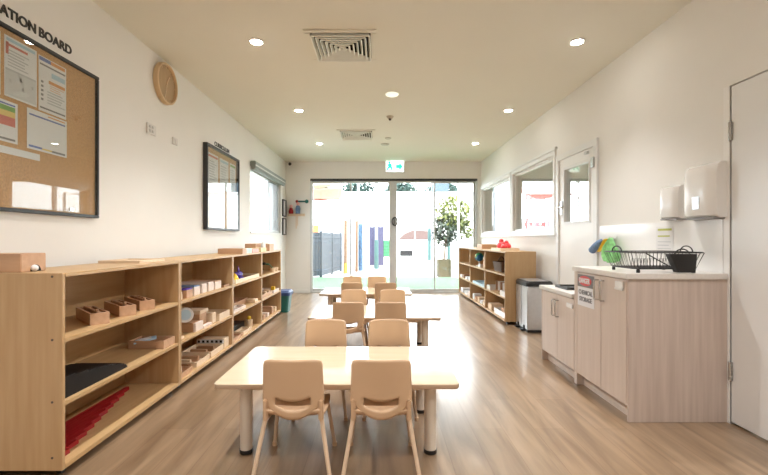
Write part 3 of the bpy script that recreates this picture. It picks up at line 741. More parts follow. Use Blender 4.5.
# third left unit -----------------------------------------------------
t = thing('wooden_tray', 'cream tray of small toys on the upper shelf, third unit', 'tray', (-1.585, 4.74, Z3))
MB().tray(-.14, .115, -.42, .42, 0, .038, .010).obj('tray_body', plain('cream_paint', (.78, .70, .52), .5), t, smooth=False)
place('box', 'upright pale pink block at the near end of the upper shelf, third unit', 'block', -1.56, -1.475, 4.205, 4.275, Z3, .072, M['pinkw'], name='wooden_block')
t = thing('toy_bell', 'yellow toy standing in the cream tray', 'toy', (-1.52, 4.42, Z3+.010))
MB().lathe([(.0005, 0), (.045, 0), (.045, .03), (.03, .06), (.012, .085), (.0005, .09)], seg=20).obj('body', M['yellow'], t); MB().cyl((-.02, 0, .03), (-.02, 0, .11), .012).obj('stem', M['boxl'], t)
t = thing('toy_boat', 'purple toy boat with a thin mast in the cream tray', 'toy', (-1.57, 4.68, Z3+.010))
MB().tube([(0, -.10, .07), (0, -.05, .055), (0, .05, .055), (0, .10, .07)], [.01, .035, .035, .01], 12).box(-.05, .05, -.07, .07, 0, .03, .01).obj('hull', M['purple'], t)
MB().cyl((0, 0, .07), (0, 0, .15), .006, 8).prism([(.0, .09), (.0, .145), (.05, .10)], -.002, .002, 'x').obj('mast', M['purple'], t)
place('box', 'small brown block lying at the far end of the cream tray', 'block', -1.62, -1.50, 4.86, 5.06, Z3+.010, .02, M['boxd'], name='wooden_block')
place('tray', 'flat wooden tray at the back of the middle shelf, third unit', 'tray', -1.80, -1.58, 4.28, 5.05, Z2, .05, M['boxw'])
place('tray', 'low pinkish tray at the near front of the middle shelf, third unit', 'tray', -1.57, -1.465, 4.22, 4.62, Z2, .03, M['pinkw'])
place('box', 'pair-sized pale block at the far front of the middle shelf, third unit', 'block', -1.58, -1.47, 4.98, 5.10, Z2, .035, M['boxl'], name='wooden_block')
place('box', 'black slab lying at the back of the bottom shelf, third unit', 'slab', -1.80, -1.60, 4.28, 5.0, Z1, .075, M['black'], name='black_slab')
place('tray', 'low wooden tray at the near front of the bottom shelf, third unit', 'tray', -1.58, -1.47, 4.22, 4.52, Z1, .03, M['boxw'])
place('tray', 'second low wooden tray along the front of the bottom shelf, third unit', 'tray', -1.58, -1.47, 4.56, 4.84, Z1, .035, M['boxl'])
t = thing('toy_cylinder', 'yellow wooden cylinder at the far end of the bottom shelf, third unit', 'toy', (-1.54, 4.98, Z1))
MB().cyl((0, 0, 0), (0, 0, .09), .04).obj('cylinder', M['boxl'], t); MB().ball((0, 0, .11), .024).obj('knob', M['yellow'], t)
# fourth left unit ----------------------------------------------------
for y, lb in ((5.93, 'white pot with a green leaf on the upper shelf, farthest left unit'), (6.10, 'empty white pot at the far end of the upper shelf')):
    t = thing('small_pot', lb, 'pot', (-1.50, y, Z3), group='two white pots')
    MB().lathe([(.0005, 0), (.032, 0), (.038, .055), (.034, .055), (.030, .01), (.0005, .01)], seg=20).obj('pot', M['boxl'], t)
    if y < 6: MB().tube([(0, 0, .03), (-.02, -.02, .08), (-.05, -.05, .11)], [.006, .006, .004], 8).ball((-.06, -.06, .11), .035, (1, 1, .4)).obj('leaf', M['green'], t); MB().ball((-.10, -.09, .12), .03, (1, 1, .7)).obj('dark_leaf', M['leafg'], t)
place('tray', 'brown tray of blocks on the middle shelf, farthest left unit', 'tray', -1.74, -1.475, 5.28, 5.80, Z2, .045, M['boxw'])
place('tray', 'pinkish front tray on the middle shelf, farthest left unit', 'tray', -1.70, -1.465, 5.84, 6.15, Z2, .04, M['pinkw'])
for y, m, lb in ((5.34, 'yellow', 'yellow block at the near end of the brown tray'), (5.56, 'boxl', 'pale block in the middle of the brown tray'), (5.72, 'boxl', 'pale block at the far end of the brown tray')):
    place('box', lb, 'block', -1.57, -1.50, y, y+.05, Z2+.008, .05, M[m], name='toy_block')
place('box', 'yellow block standing in the pinkish front tray', 'block', -1.55, -1.50, 6.02, 6.08, Z2+.008, .065, M['yellow'], name='toy_block')
for y, h, m, lb in ((5.27, .12, 'boxl', 'tall pale block at the near end of the bottom shelf, farthest left unit'), (5.42, .06, 'boxw', 'low brown block second along the bottom shelf, farthest left unit'),
                    (5.62, .05, 'pinkw', 'low pink block third along the bottom shelf, farthest left unit'), (5.85, .10, 'boxw', 'brown upright block fourth along the bottom shelf, farthest left unit'), (6.02, .07, 'boxl', 'pale block at the far end of the bottom shelf, farthest left unit')):
    place('box', lb, 'block', -1.64, -1.49, y, y+.09, Z1, h, M[m], name='toy_block')
# on top of the left units
place('tray', 'orange-brown wooden tray across the top of the second and third units', 'tray', -1.72, -1.455, 4.48, 4.62, ZT, .058, M['boxw'])
place('box', 'mint and white box beside the orange-brown tray', 'box', -1.60, -1.47, 4.645, 4.86, ZT, .055, M['mint'], name='small_box')
place('box', 'pinkish brown box after the mint box', 'box', -1.62, -1.47, 4.88, 5.14, ZT, .045, M['pink'], name='small_box')
place('box', 'pale yellow box beside the pinkish one', 'box', -1.60, -1.47, 5.24, 5.48, ZT, .05, plain('pale_yellow', (.75, .70, .42), .6), name='small_box')
place('tray', 'long brown wooden tray behind the small boxes on the farthest unit', 'tray', -1.74, -1.60, 5.45, 6.05, ZT, .10, M['boxw'])
place('box', 'brown box at the far end of the unit tops', 'box', -1.56, -1.47, 5.64, 5.87, ZT, .095, M['boxw'])
t = thing('toy_bottle', 'tiny white figure between the pale yellow box and the brown box', 'toy', (-1.53, 5.56, ZT))
MB().lathe([(.0005, 0), (.03, 0), (.028, .09), (.012, .12), (.0005, .13)], seg=16).obj('body', M['paper'], t)
# teal bin at the end of the row
t = thing('storage_bin', 'small teal bin with a navy lid at the end of the left shelves', 'bin', (-1.49, 6.44, 0))
b = MB(); R0 = rounded(-.11, .11, -.11, .11, .03); R1 = rounded(-.135, .135, -.135, .135, .035)
b.skin([b.ring([(x, y, 0) for x, y in R0]), b.ring([(x, y, .26) for x, y in R1])]); b.obj('bin_body', M['teal'], t)
b = MB(); R2 = rounded(-.15, .15, -.15, .15, .04); b.skin([b.ring([(x, y, .255) for x, y in R2]), b.ring([(x, y, .30) for x, y in R2]), b.ring([(x*.85, y*.85, .325) for x, y in R2])]); b.obj('lid', M['navy'], t)

# right-hand units -----------------------------------------------------
A0, A1 = RX+.02, RX+.33
t = thing('toy_tray', 'wooden tray heaped with red toys on the near right unit', 'toys', (RX+.17, 5.98, ZT))
MB().tray(-.13, .13, -.24, .24, 0, .035).obj('tray_body', M['boxl'], t, smooth=False)
M['scarlet'] = plain('scarlet_toy', (.72, .03, .04), .45)
for k, (x, y, z, r, lb) in enumerate(((-.05, -.14, .05, .05, 'low red toy at the near end of the tray of red toys'), (.03, .0, .06, .06, 'round red toy in the middle of the tray of red toys'), (.0, .15, .09, .07, 'tallest red toy at the far end of the tray of red toys'))):
    o = MB().ball((0, 0, 0), r, (1, 1.15, .85)).ball((0, .02, r*.9), r*.5).obj('red_toy', M['scarlet'], loc=(RX+.17+x, 5.98+y, ZT+.008+r*.85)); tag(o, lb, 'toy', 'red toys in the tray')
place('box', 'wooden box on top of the middle right unit', 'box', RX+.06, RX+.30, 6.85, 7.20, ZT, .075, M['boxw'])
t = thing('basket', 'dark brown basket on the top shelf of the near right unit', 'basket', (RX+.19, 5.98, Z3))
b = MB(); Q0 = rounded(-.12, .12, -.20, .20, .04); Q1 = rounded(-.14, .14, -.23, .23, .05)
b.skin([b.ring([(x, y, 0) for x, y in Q0]), b.ring([(x, y, .14) for x, y in Q1]), b.ring([(x*.93, y*.95, .14) for x, y in Q1]), b.ring([(x*.9, y*.92, .015) for x, y in Q0])]); b.obj('basket_body', M['wicker'], t)
for s in (-1, 1): MB().tube([(-.05+.1*k/8, s*.22, .13+.07*math.sin(PI*k/8)) for k in range(9)], .009, 8).obj('handle', M['wicker'], t)
for k, (m, lb) in enumerate((('boxd', 'dark brown picture card standing first from the divider'), ('paper', 'white picture card standing second from the divider'), ('boxd', 'brown picture card standing third from the divider'),
                             ('paper', 'white picture card standing fourth from the divider'), ('boxw', 'wooden picture card nearest the end panel'))):
    t = thing('picture_card', lb+', near right unit', 'card', (RX+.14, 6.13-.115*k, Z2), group='picture cards standing on the middle shelf')
    MB().box(-.055, .055, -.01, .01, .0, .15, .003).obj('card', M[m], t); MB().box(-.06, .06, -.025, .025, 0, .02, .003).obj('foot', M['boxw'], t)
place('tray', 'white tray at the divider end of the middle shelf, near right unit', 'tray', RX+.02, RX+.20, 6.20, 6.39, Z2, .065, M['plasticw'], name='white_tray')
place('tray', 'white tray in front of the picture cards nearest the end panel', 'tray', RX+.01, RX+.075, 5.44, 5.66, Z2, .07, M['plasticw'], name='white_tray')
place('tray', 'long white tray on the bottom shelf of the near right unit', 'tray', RX+.02, RX+.28, 5.46, 5.98, Z1, .075, M['plasticw'], name='white_tray')
place('box', 'pale wooden box at the divider end of the bottom shelf, near right unit', 'box', RX+.03, RX+.20, 6.16, 6.36, Z1, .085, M['boxl'])
place('box', 'small wooden block lying in the long white tray', 'block', RX+.06, RX+.16, 5.64, 5.80, Z1+.008, .09, M['boxw'], name='wooden_block')
t = thing('globe', 'small green and blue globe on a stand in the middle right unit', 'globe', (RX+.10, 7.20, Z3))
gm, nt, bs = _new('globe_map'); tc = nt.nodes.new('ShaderNodeTexCoord'); nn = nt.nodes.new('ShaderNodeTexNoise'); nn.inputs['Scale'].default_value = 9
rr = nt.nodes.new('ShaderNodeValToRGB'); rr.color_ramp.interpolation = 'CONSTANT'; rr.color_ramp.elements[0].color = (.01, .13, .30, 1)
rr.color_ramp.elements[1].position = .5; rr.color_ramp.elements[1].color = (.05, .35, .12, 1); e = rr.color_ramp.elements.new(.6); e.color = (.75, .35, .04, 1)
nt.links.new(tc.outputs['Object'], nn.inputs['Vector']); nt.links.new(nn.outputs['Fac'], rr.inputs[0]); nt.links.new(rr.outputs[0], bs.inputs['Base Color'])
MB().ball((0, 0, .155), .075, sub=3).obj('sphere', gm, t); MB().lathe([(.0005, 0), (.055, 0), (.05, .012), (.012, .02), (.010, .085), (.0005, .085)], seg=20).obj('stand', M['plasticw'], t)
MB().tube([(0, .085*math.cos(a), .155+.085*math.sin(a)) for a in [-PI/2+PI*k/12 for k in range(13)]], .004, 8).obj('meridian_arc', M['plasticw'], t)
t = thing('toy_doll', 'wooden peg doll standing by the divider near the globe', 'toy', (RX+.06, 6.64, Z3))
MB().lathe([(.0005, 0), (.035, 0), (.03, .10), (.015, .13), (.0005, .13)], seg=18).obj('body', M['boxl'], t); MB().ball((0, 0, .155), .034).obj('head', M['boxl'], t)
place('box', 'white cup-sized box beside the globe stand', 'box', RX+.03, RX+.10, 6.86, 6.98, Z3, .05, M['plasticw'], name='small_box')
place('tray', 'pale blue tray on the middle shelf of the middle right unit', 'tray', RX+.01, RX+.28, 6.52, 7.30, Z2, .04, M['pblue'], name='blue_tray')
for y, h, m, lb in ((6.56, .07, 'boxl', 'pale block by the near divider on the bottom shelf'), (6.74, .05, 'paper', 'white block second on the bottom shelf'), (6.92, .08, 'boxl', 'pale block third on the bottom shelf'), (7.12, .06, 'boxw', 'brown block fourth on the bottom shelf'), (7.28, .09, 'paper', 'white block by the far divider on the bottom shelf')):
    place('box', lb+', middle right unit', 'block', RX+.03, RX+.16, y, y+.12, Z1, h, M[m], name='toy_block')
for y, h, m, lb in ((7.56, .06, 'paper', 'white box at the near end of the middle shelf'), (7.82, .05, 'paper', 'white box in the middle of the middle shelf'), (8.10, .07, 'boxd', 'brown box second from the far end of the middle shelf'), (8.32, .05, 'paper', 'white box at the far end of the middle shelf')):
    place('box', lb+', far right unit', 'box', RX+.02, RX+.17, y, y+.16, Z2, h, M[m], name='small_box')
for y, h, m, lb in ((7.56, .08, 'pinkw', 'pinkish box at the near end of the bottom shelf'), (7.85, .06, 'paper', 'white box in the middle of the bottom shelf'), (8.20, .08, 'paper', 'white box at the far end of the bottom shelf')):
    place('box', lb+', far right unit', 'box', RX+.02, RX+.20, y, y+.22, Z1, h, M[m], name='small_box')

# ------------------------------------------------------------------ pedal bin
t = thing('pedal_bin', 'steel double pedal bin with a black lid beside the right shelves', 'bin', (1.90, 5.15, 0))
MB().box(-.155, .15, -.205, .205, .025, .545, .012, 3).obj('bin_body', M['steel'], t)
MB().box(-.15, .145, -.20, .20, 0, .03, .006).obj('base', M['black'], t)
b = MB(); P0 = rounded(-.162, .155, -.21, .21, .03)
b.skin([b.ring([(x, y, .545) for x, y in P0]), b.ring([(x, y, .585) for x, y in P0]), b.ring([(x*.9, y*.93, .605) for x, y in P0])]); b.obj('lid', M['black'], t)
MB().box(-.12, .11, -.185, .185, .603, .608, .002).obj('lid_inlay', M['steel'], t)
for y in (-.10, .10): MB().box(-.20, -.14, y-.035, y+.035, .012, .028, .005).box(-.165, -.15, y-.02, y+.02, .012, .075, .005).obj('pedal', M['black'], t)
MB().box(-.1565, -.154, -.003, .003, .06, .53).obj('front_seam', M['darkalu'], t, smooth=False)

# ------------------------------------------------------------------ kitchenette on the right
FX = 1.50; WX = XR-.006
def handle_v(parent, y, z0, z1):
    b = MB().tube([(0, y, z0), (-.024, y, z0), (-.030, y, z0+.006), (-.030, y, z1-.006), (-.024, y, z1), (0, y, z1)], .0055, 8)
    return b.obj('handle', M['chrome'], parent)
t = thing('base_cabinet', 'tall pink-oak cabinet with two doors under the dish rack', 'cabinet', (FX, 0, 0))
MB().box(.02, WX-FX, 2.545, 3.180, .09, .860).obj('carcass', M['lamd'], t, smooth=False)
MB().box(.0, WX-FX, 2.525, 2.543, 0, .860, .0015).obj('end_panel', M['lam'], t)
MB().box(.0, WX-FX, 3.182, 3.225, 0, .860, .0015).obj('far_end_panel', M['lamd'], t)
MB().box(.05, .066, 2.545, 3.181, 0, .09).obj('kickboard', M['lamd'], t, smooth=False)
da = MB().box(0, .018, 2.842, 3.179, .092, .855, .0015).obj('door', M['lamd'], t)
db = MB().box(0, .018, 2.547, 2.838, .092, .855, .0015).obj('door', M['lamd'], t)
handle_v(da, 2.872, .69, .825); handle_v(db, 2.80, .69, .825)
MB().box(-.012, 0, 2.57, 2.66, .785, .80, .003).box(-.008, 0, 2.57, 2.66, .80, .84, .003).obj('child_latch', M['plasticw'], db)
t2 = thing('base_cabinet', 'low pink-oak cabinet with two doors beyond the taller one', 'cabinet', (FX, 0, 0))
MB().box(.02, WX-FX, 3.23, 3.855, .09, .645).obj('carcass', M['lamd'], t2, smooth=False)
MB().box(.0, WX-FX, 3.857, 3.875, 0, .645, .0015).obj('end_panel', M['lam'], t2)
MB().box(.05, .066, 3.23, 3.857, 0, .09).obj('kickboard', M['lamd'], t2, smooth=False)
dc = MB().box(0, .018, 3.232, 3.538, .092, .640, .0015).obj('door', M['lamd'], t2)
dd = MB().box(0, .018, 3.542, 3.854, .092, .640, .0015).obj('door', M['lamd'], t2)
handle_v(dc, 3.508, .455, .59); handle_v(dd, 3.575, .455, .59)
MB().box(-.012, 0, 3.24, 3.34, .565, .60, .003).obj('child_latch', M['plasticw'], dc)
tag(MB().box(-.015, WX-FX, 2.515, 3.235, 0, .035, .004).obj('worktop', M['bench'], loc=(FX, 0, .860)), 'pale stone worktop on the taller cabinet', 'worktop')
tag(MB().box(-.015, WX-FX, 3.236, 3.90, 0, .035, .004).obj('worktop', M['bench'], loc=(FX, 0, .645)), 'pale stone worktop on the lower cabinet', 'worktop')
t = thing('sink_tray', 'dark shallow tray lying on the lower worktop', 'tray', (1.70, 3.60, .680))
MB().tray(-.14, .14, -.12, .12, 0, .022, .012).obj('tray_body', M['black'], t, smooth=False)
# warning sign and notice on the tall cabinet door
t = thing('warning_sign', 'small danger sign with a red oval on the tall cabinet door', 'sign', (FX-.001, 0, 0))
b = MB().box(-.002, 0, 2.925, 3.165, .753, .842)
el = [(3.055+.095*math.cos(2*PI*k/28), .798+.036*math.sin(2*PI*k/28)) for k in range(28)]; b.mi = 1; b.prism(el, -.003, -.002, 'x')
b.obj('sign_plate', [M['sgrey'], M['signred']], t, smooth=False)
put_text('sign_lettering', 'DANGER', .052, M['paper'], (-.0035, 3.135, .781), '-x', width=.155, parent=t)
t = thing('paper_notice', 'white printed notice below the danger sign', 'notice', (FX-.001, 0, 0))
MB().box(-.0015, 0, 2.925, 3.165, .612, .750).obj('sheet', M['paper'], t, smooth=False)
put_text('notice_lettering', 'CHEMICAL', .045, M['dgrey'], (-.002, 3.145, .698), '-x', width=.20, parent=t)
put_text('notice_lettering', 'STORAGE', .045, M['dgrey'], (-.002, 3.135, .648), '-x', width=.18, parent=t)
# splashback
struct(MB().box(XR-.006, XR, 2.56, 3.995, .68, 1.225, .001), 'trim_3', M['tile'])
t = thing('paper_notice', 'white notice with yellow-green lines on the splashback', 'notice', (XR-.008, 0, 0))
b = MB().box(-.001, 0, 2.985, 3.17, .985, 1.195)
ms = [plain('notice_sheet', (.70, .70, .71), .7), plain('printed_olive', (.48, .52, .14), .8), M['pg']]
b.box(-.0016, -.001, 3.0, 3.15, 1.165, 1.18, mat=1).box(-.0016, -.001, 3.02, 3.15, 1.12, 1.13, mat=1)
for k in range(4): b.box(-.0016, -.001, 3.01+.02*(k % 2), 3.15, 1.08-.025*k, 1.086-.025*k, mat=2)
b.obj('sheet', ms, t, smooth=False)
# dispensers
def dispenser(y0, y1, z0, z1, dep, lb, name):
    t = thing(name, lb, 'dispenser', (XR, 0, 0)); b = MB(); h = z1-z0
    prof = [(0, 0), (-dep*.62, 0), (-dep*.9, h*.05), (-dep, h*.16), (-dep, h*.80), (-dep*.86, h*.95), (-dep*.6, h), (0, h)]
    rings = []
    n = 8
    for k in range(n+1):
        u = k/n; y = y0+(y1-y0)*u; s = 1-.30*abs(2*u-1)**5
        rings.append(b.ring([(x*s, y, z0+z) for x, z in prof]))
    b.skin(rings); b.obj('cover', M['plasticw'], t)
    MB().box(-dep*.8, -.003, y0+.01, y1-.01, z0-.008, z0+.004, .003).obj('outlet', plain('grey_outlet_'+name, (.30, .29, .29), .4), t)
    return t
dispenser(2.872, 3.06, 1.245, 1.475, .075, 'small white soap dispenser on the wall above the splashback', 'soap_dispenser')
p = dispenser(2.53, 2.80, 1.235, 1.575, .095, 'large white paper towel dispenser on the wall nearest the door', 'towel_dispenser')
MB().box(-.098, -.093, 2.63, 2.69, 1.29, 1.37, .002).obj('lock_window', M['chrome'], p)

# dish rack
t = thing('dish_rack', 'black wire dish rack on the taller worktop', 'dish rack', (1.765, 2.72, .895))
def ell(x, y, z, n=24, r=.05):
    return [(px, py, z) for px, py in rounded(-x, x, -y, y, r)]
def closed(b, pts, r, seg=8): return b.tube(pts+[pts[0], pts[1]], r, seg, cap=False)
b = closed(MB(), ell(.225, .175, .125), .0042); b.obj('rim', M['blackwire'], t)
b = closed(MB(), ell(.19, .15, .025), .0035); b.obj('base_ring', M['blackwire'], t)
b = MB()
for k in range(17):
    u = -1+2*k/16
    b.tube([(u*.205, -.175, .125), (u*.175, -.15, .028), (u*.175, .15, .028), (u*.205, .175, .125)], .0014, 6)
for k in range(11):
    v = -1+2*k/10
    b.tube([(-.225, v*.155, .125), (-.19, v*.13, .028), (.19, v*.13, .028), (.225, v*.155, .125)], .0014, 6)
b.obj('wire_basket', M['blackwire'], t)
b = MB()
for k in range(12):
    x = -.15+.02*k; b.tube([(x, -.07, .026), (x, -.06, .085), (x, -.04, .085), (x, -.03, .026)], .0014, 6)
b.obj('plate_dividers', M['blackwire'], t)
for x in (-.17, .17):
    for y in (-.135, .135): MB().lathe([(.0005, 0), (.010, 0), (.011, .012), (.007, .03), (.0005, .03)], (x, y, 0), seg=12).obj('foot', M['black'], t)
for s in (-1, 1): MB().tube([(s*.225, .055*math.cos(a), .125+.038*math.sin(a)) for a in [PI*k/10 for k in range(11)]], .004, 8).obj('handle', M['blackwire'], t)
MB().tube([(-.14, -.165, .12), (.02, -.155, .035)], .0035, 8).obj('cross_wire', M['blackwire'], t)
MB().box(.035, .075, -.168, -.150, .035, .095, .006).obj('clip', M['black'], t)
t = thing('cutlery_holder', 'black plastic cutlery holder hooked on the front of the dish rack', 'holder', (1.855, 2.515+.055, .900))
b = MB(); b.skin([b.ring([(x+.01, y, .0) for x, y in rounded(-.055, .055, -.03, .02, .01)]), b.ring([(x-.01, y, .112) for x, y in rounded(-.088, .075, -.045, .02, .012)]),
                  b.ring([(x*.93-.01, y*.85, .112) for x, y in rounded(-.088, .075, -.045, .02, .012)]), b.ring([(x*.9+.01, y*.8, .01) for x, y in rounded(-.055, .055, -.03, .02, .01)])]); b.obj('cup', M['black'], t)
b = MB().tube([(-.03+.045*math.cos(a)+.03, 0, .105+.036*math.sin(a)) for a in [PI*k/12 for k in range(13)]], .004, 8); b.obj('handle', M['blackwire'], t)
# cloths and mitt hanging on the wall beyond the rack
def hook(t, y, z):
    MB().box(-.006, 0, y-.02, y+.02, z-.02, z+.02, .003).tube([(-.003, y, z), (-.03, y, z-.012), (-.035, y, z+.004)], .004, 8).obj('hook', M['plasticw'], t)
t = thing('cleaning_mitt', 'blue patterned cleaning mitt hanging aslant on the wall', 'mitt', (XR-.006, 0, 0)); hook(t, 3.87, 1.10)
MB().tube([(-.04, 3.87, 1.095), (-.045, 3.91, 1.07), (-.045, 3.98, 1.03), (-.045, 4.04, .995), (-.045, 4.055, .985)], [.012, .028, .034, .034, .016], 14).obj('mitt_body', M['gblue'], t)
t = thing('cleaning_cloth', 'yellow cloth hanging between the blue mitt and green cloth', 'cloth', (XR-.006, 0, 0)); hook(t, 3.80, 1.11)
MB().sheet(lambda u, v: Vector((-.035-.012*math.sin(u*9), 3.80+.13*v+(u-.5)*.055*(1-.4*v), 1.105-.12*v)), 10, 8).obj('cloth', M['yellow'], t, solid=.006)
t = thing('cleaning_cloth', 'lime green scrunched cloth hanging behind the dish rack', 'cloth', (XR-.006, 0, 0)); hook(t, 3.71, 1.115)
def gc(u, v):
    w = .05+.20*math.sin(min(1, v*1.25)*PI/2)
    if v > .8: w *= 1-(v-.8)*1.6
    return Vector((-.045-.022*math.sin(u*19+v*4)*(.4+v), 3.715+(u-.5)*w, 1.115-.20*v-.02*math.sin(u*PI)*v))
MB().sheet(gc, 30, 16).obj('cloth', M['lime'], t, solid=.006)

# ------------------------------------------------------------------ outside
struct(MB().box(-30, 40, YB+.15, 60, -.14, -.02), 'ground_paving', M['paving'], smooth=False)
struct(MB().box(XL-30, XL-.15, -10, YB+.15, -.14, -.02), 'ground_side', M['paving'], smooth=False)
o = MB().box(-6, 8, YB+.15, 12.3, -.02, .0).obj('turf', M['turf'], smooth=False); tag(o, 'strip of green artificial turf outside the glass doors', 'turf', kind='stuff')
# fence
def fence(pts, m, z1, lb, zb=-.02, name='garden_fence'):
    t = thing(name, lb, 'fence', (pts[0][0], pts[0][1], zb)); p, q = Vector(pts[0]), Vector(pts[1]); d_ = q-p; L_ = d_.length; u = d_/L_
    n = int(L_/.11); b = MB()
    for k in range(n):
        c = u*(L_*(k+.5)/n); w = u*(L_/n*.45); nn_ = Vector((-u.y, u.x))*.012
        b.prism([(c.x-w.x-nn_.x, c.y-w.y-nn_.y), (c.x+w.x-nn_.x, c.y+w.y-nn_.y), (c.x+w.x+nn_.x, c.y+w.y+nn_.y), (c.x-w.x+nn_.x, c.y-w.y+nn_.y)], .05, z1, 'z')
    b.obj('slats', m, t, smooth=False)
    b = MB()
    for z in (.2, z1-.15): b.tube([(0, 0, z), (d_.x, d_.y, z)], .025, 8)
    b.obj('rail', m, t)
    for k in range(3): MB().box(d_.x*k/2-.035, d_.x*k/2+.035, d_.y*k/2-.035, d_.y*k/2+.035, 0, z1+.04).obj('post', m, t)
fence(((-2.6, 10.9), (-1.70, 12.28)), M['fence'], 1.31, 'dark blue-grey slat fence just outside on the left', 0)
fence(((-1.70, 12.36), (-1.36, 14.9)), M['fencel'], 1.33, 'pale grey slat fence continuing beyond the darker one')
def pole(x, y, r, h, m, lb, name='play_post', m2=None, z2=0):
    t = thing(name, lb, 'post', (x, y, -.02)); MB().cyl((0, 0, 0), (0, 0, h), r).obj('shaft', M[m], t)
    if m2: MB().cyl((0, 0, 0), (0, 0, z2), r+.02).obj('padding', M[m2], t)
    else: MB().ball((0, 0, h), r*1.05, (1, 1, .5)).obj('cap', M[m], t)
pole(-1.10, 13.8, .055, 1.75, 'peach', 'orange post with a yellow base outside', m2='yellowpad', z2=.35)
pole(-.95, 13.9, .04, 1.8, 'poleg', 'slim grey-blue post right of the orange post')
pole(-.78, 14.6, .05, 1.75, 'peach', 'pinkish post between the blue posts')
pole(-.66, 15.1, .085, 1.65, 'dots', 'spotted blue post outside left of the violet panels')
pole(-.86, 17.4, .05, 4.2, 'poleg', 'tall pale pole rising behind the spotted post')
pole(-.10, 16.0, .06, 4.2, 'poleg', 'tall pale pole with teal padding outside', m2='tpost', z2=1.1)
pole(2.70, 22.5, .09, 1.7, 'tpost', 'short teal post in the middle distance')
pole(3.4, 20.5, .08, 1.2, 'tpost', 'short teal post behind the planted tree')
pole(2.35, 27.5, .03, 2.1, 'poleg', 'thin pole in front of the low white wall')
for x, lb in ((-.27, 'violet play panel left of the teal padded pole'), (.07, 'violet play panel right of the teal padded pole')):
    t = thing('play_board', lb, 'panel', (x, 16.6, -.02), group='violet play panels'); MB().box(-.11, .11, -.04, .04, .1, 1.62, .01).obj('board', M['ppanel'], t)
    for s in (-.09, .09): MB().box(s-.025, s+.025, -.03, .03, 0, 1.66).obj('upright', M['ppanel'], t)
t = thing('slatted_bench', 'green slatted bench end seen just left of the door stile', 'bench', (.47, 26, -.02))
b = MB()
for k in range(5): b.box(-.28, .28, -.03, .03, .12+.2*k, .27+.2*k)
b.obj('slats', M['green'], t); MB().box(-.26, .26, .06, .12, .05, 1.08).obj('back_board', M['green'], t)
MB().box(-.28, -.2, -.06, .3, 0, 1.1).box(.2, .28, -.06, .3, 0, 1.1).obj('frame', M['green'], t)
t = thing('garden_bench', 'dark low bench in front of the white wall outside', 'bench', (1.85, 28.5, -.02))
b = MB()
for k in range(3): b.box(-.42, .42, -.2+.14*k, -.08+.14*k, .30, .38)
b.obj('seat', M['benchdark'], t); MB().box(-.40, .40, -.12, .18, .03, .29).obj('dark_core', M['benchdark'], t)  # solid dark core added to fill the gaps between the legs
for x in (-.38, -.23, -.08, .08, .23, .38): MB().box(x-.04, x+.04, -.2, .2, 0, .30).obj('leg', M['benchdark'], t)
MB().box(-.42, .42, -.19, -.16, .12, .18).obj('rail', M['benchdark'], t)
struct(MB().box(-20, 30, 29.5, 29.8, -.02, 1.02), 'wall_garden', M['render'], smooth=False)
t = thing('low_building', 'dusty pink low roof beyond the garden wall', 'building', (3.0, 33, 0))
MB().box(-1.2, 1.2, -.6, 2, -.02, 1.1).obj('wall', M['render'], t, smooth=False); MB().prism([(-1.5, 1.1), (1.4, 1.1), (.9, 1.75), (-.3, 1.85), (-.9, 1.6)], -.8, 2.2, 'y').obj('roof', M['roofp'], t, smooth=False)
t = thing('white_building', 'long white building beyond the garden', 'building', (2, 37, -.02))
MB().box(-9, 14, 0, 4, 0, 5.2).obj('wall', M['render'], t, smooth=False); MB().box(-9.2, 14.2, -.2, 4.2, 5.2, 5.32).obj('roof', M['render'], t, smooth=False)
# trees
def leaves(c, r, n, size, sq=(1, 1, 1), seed=1, lo=.35):
    rnd = random.Random(seed); b = MB()
    for _ in range(n):
        d_ = Vector((rnd.gauss(0, 1), rnd.gauss(0, 1), rnd.gauss(0, 1))).normalized()*r*(lo+(1-lo)*rnd.random()**.6)
        p = Vector(c)+Vector((d_.x*sq[0], d_.y*sq[1], d_.z*sq[2])); R_ = Matrix.Rotation(rnd.random()*6.3, 3, 'Z') @ Matrix.Rotation(rnd.uniform(-1.2, 1.2), 3, 'X') @ Matrix.Rotation(rnd.uniform(-1, 1), 3, 'Y')
        s = size*rnd.uniform(.7, 1.3)
        v = [b.bm.verts.new(p+R_ @ Vector(q)) for q in ((0, -s, 0), (s*.38, -s*.1, s*.12), (0, s, 0), (-s*.38, -s*.1, s*.12))]
        b.bm.faces.new((v[0], v[1], v[2])); b.bm.faces.new((v[0], v[2], v[3]))
    return b
t = thing('planter_box', 'square tan planter box outside holding a small tree', 'planter', (1.96, 12.7, -.02))
MB().tray(-.19, .19, -.19, .19, 0, .52, .03).obj('box', M['planter'], t, smooth=False); MB().box(-.16, .16, -.16, .16, .03, .46).obj('soil', M['bark'], t, smooth=False)
t = thing('small_tree', 'small bushy tree growing from the tan planter', 'tree', (1.96, 12.7, .44))
MB().tube([(0, 0, 0), (.05, 0, .5), (.15, .02, 1.0), (.32, .05, 1.7)], [.035, .03, .025, .01], 10).tube([(.08, 0, .6), (-.08, -.05, 1.1)], [.02, .008], 8).tube([(.15, .02, 1.0), (.55, .1, 1.5)], [.018, .008], 8).obj('trunk', M['bark'], t)
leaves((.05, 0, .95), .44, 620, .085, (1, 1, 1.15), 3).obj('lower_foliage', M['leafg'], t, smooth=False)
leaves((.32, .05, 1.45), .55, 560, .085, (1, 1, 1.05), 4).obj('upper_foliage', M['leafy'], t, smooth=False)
leaves((.66, .05, .95), .26, 160, .08, (.9, 1, 1.2), 5).obj('side_foliage', M['leafy'], t, smooth=False)
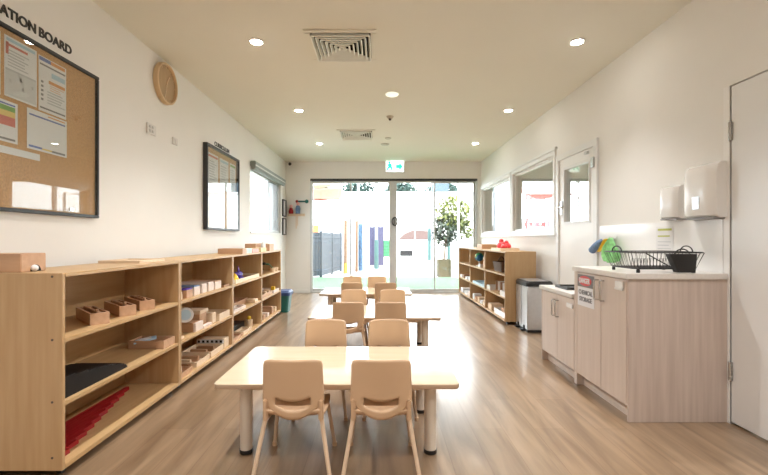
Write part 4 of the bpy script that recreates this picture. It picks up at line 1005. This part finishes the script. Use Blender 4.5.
for k, (x, y, z, r, lb) in enumerate(((-2.25, 45, 5.8, 2.1, 'tree over the white building, seen left of the door stile'), (2.25, 45, 5.9, 2.0, 'tree over the white building, right of the door stile'),
                                      (6.7, 45, 5.9, 2.0, 'tree over the white building, behind the planted tree'), (-6.9, 45, 5.8, 2.0, 'tree over the white building, behind the orange sail'))):
    t = thing('garden_tree', lb, 'tree', (x, y, -.02), group='trees beyond the white building')
    MB().cyl((0, 0, 0), (0, 0, z), .2).obj('trunk', M['bark'], t); leaves((0, 0, z), r, 900, .32, (1, 1, .75), 11+k, .2).obj('foliage', M['leafd'], t, smooth=False)
# shade sails
def sail(corners, m, lb):
    t = thing('shade_sail', lb, 'shade sail', tuple(corners[0])); c0_ = Vector(corners[0]); P_ = [Vector(c)-c0_ for c in corners]
    def f(u, v): 
        p = P_[0].lerp(P_[1], u).lerp(P_[3].lerp(P_[2], u), v); p.z -= .25*math.sin(u*PI)*math.sin(v*PI); return p
    MB().sheet(f, 12, 12).obj('fabric', M[m], t, solid=.02)
    for k, c in enumerate(P_):
        MB().cyl((c.x, c.y, -c0_.z-.02), (c.x, c.y, c.z+.05), .05).obj('mast', M['poleg'], t)
sail(((-2.95, 15.0, 2.57), (-1.36, 15.0, 2.53), (-1.70, 19.0, 3.43), (-3.5, 19.0, 3.4)), 'sailo', 'orange shade sail over the left of the playground')
sail(((-4.4, 23.0, 4.05), (-2.2, 23.0, 4.10), (-2.4, 27, 4.85), (-5.2, 27, 4.8)), 'sailc', 'cream shade sail beyond the orange one')
pole(2.25, 11.9, .03, 3.6, 'render', 'slim white pole in front of the planted tree')
sail(((4.35, 15.6, 2.75), (7.6, 15.2, 2.75), (7.9, 20, 3.3), (4.9, 20.4, 3.25)), 'sailp', 'pink shade sail seen through the right-hand windows')
t = thing('sign_board', 'blue-grey board on a pale post near the top of the doors', 'board', (2.56, 20.2, -.02))
MB().box(0, .8, -.03, .03, 3.4, 3.86, .01).obj('board', M['bluegrey'], t); MB().cyl((.0, .05, 0), (.0, .05, 3.9), .04).obj('post', M['poleg'], t)
t = thing('play_house', 'orange and white play frame behind the left fence', 'play frame', (-2.55, 18.5, -.02))
for x in (-.6, .0, .6): MB().box(x-.05, x+.05, -.05, .05, 0, 2.0).obj('post', M['render'], t)
MB().box(-.45, -.1, -.03, .03, 1.3, 1.75, .01).obj('orange_panel', M['orange'], t); MB().box(-.65, .65, -.06, .06, 1.95, 2.03).box(-.65, .65, -.04, .04, 1.78, 1.84).obj('beam', M['render'], t)
t = thing('climbing_frame', 'red climbing frame seen low through the near right-hand window', 'play frame', (7.2, 19, -.02))
for x in (-.5, .5): MB().box(x-.05, x+.05, -.05, .05, 0, 2.1).obj('post', M['scarlet'], t)
MB().box(-.6, .6, -.06, .06, 1.7, 1.9).box(-.6, .1, -.06, .06, 1.2, 1.4).obj('beam', M['scarlet'], t)
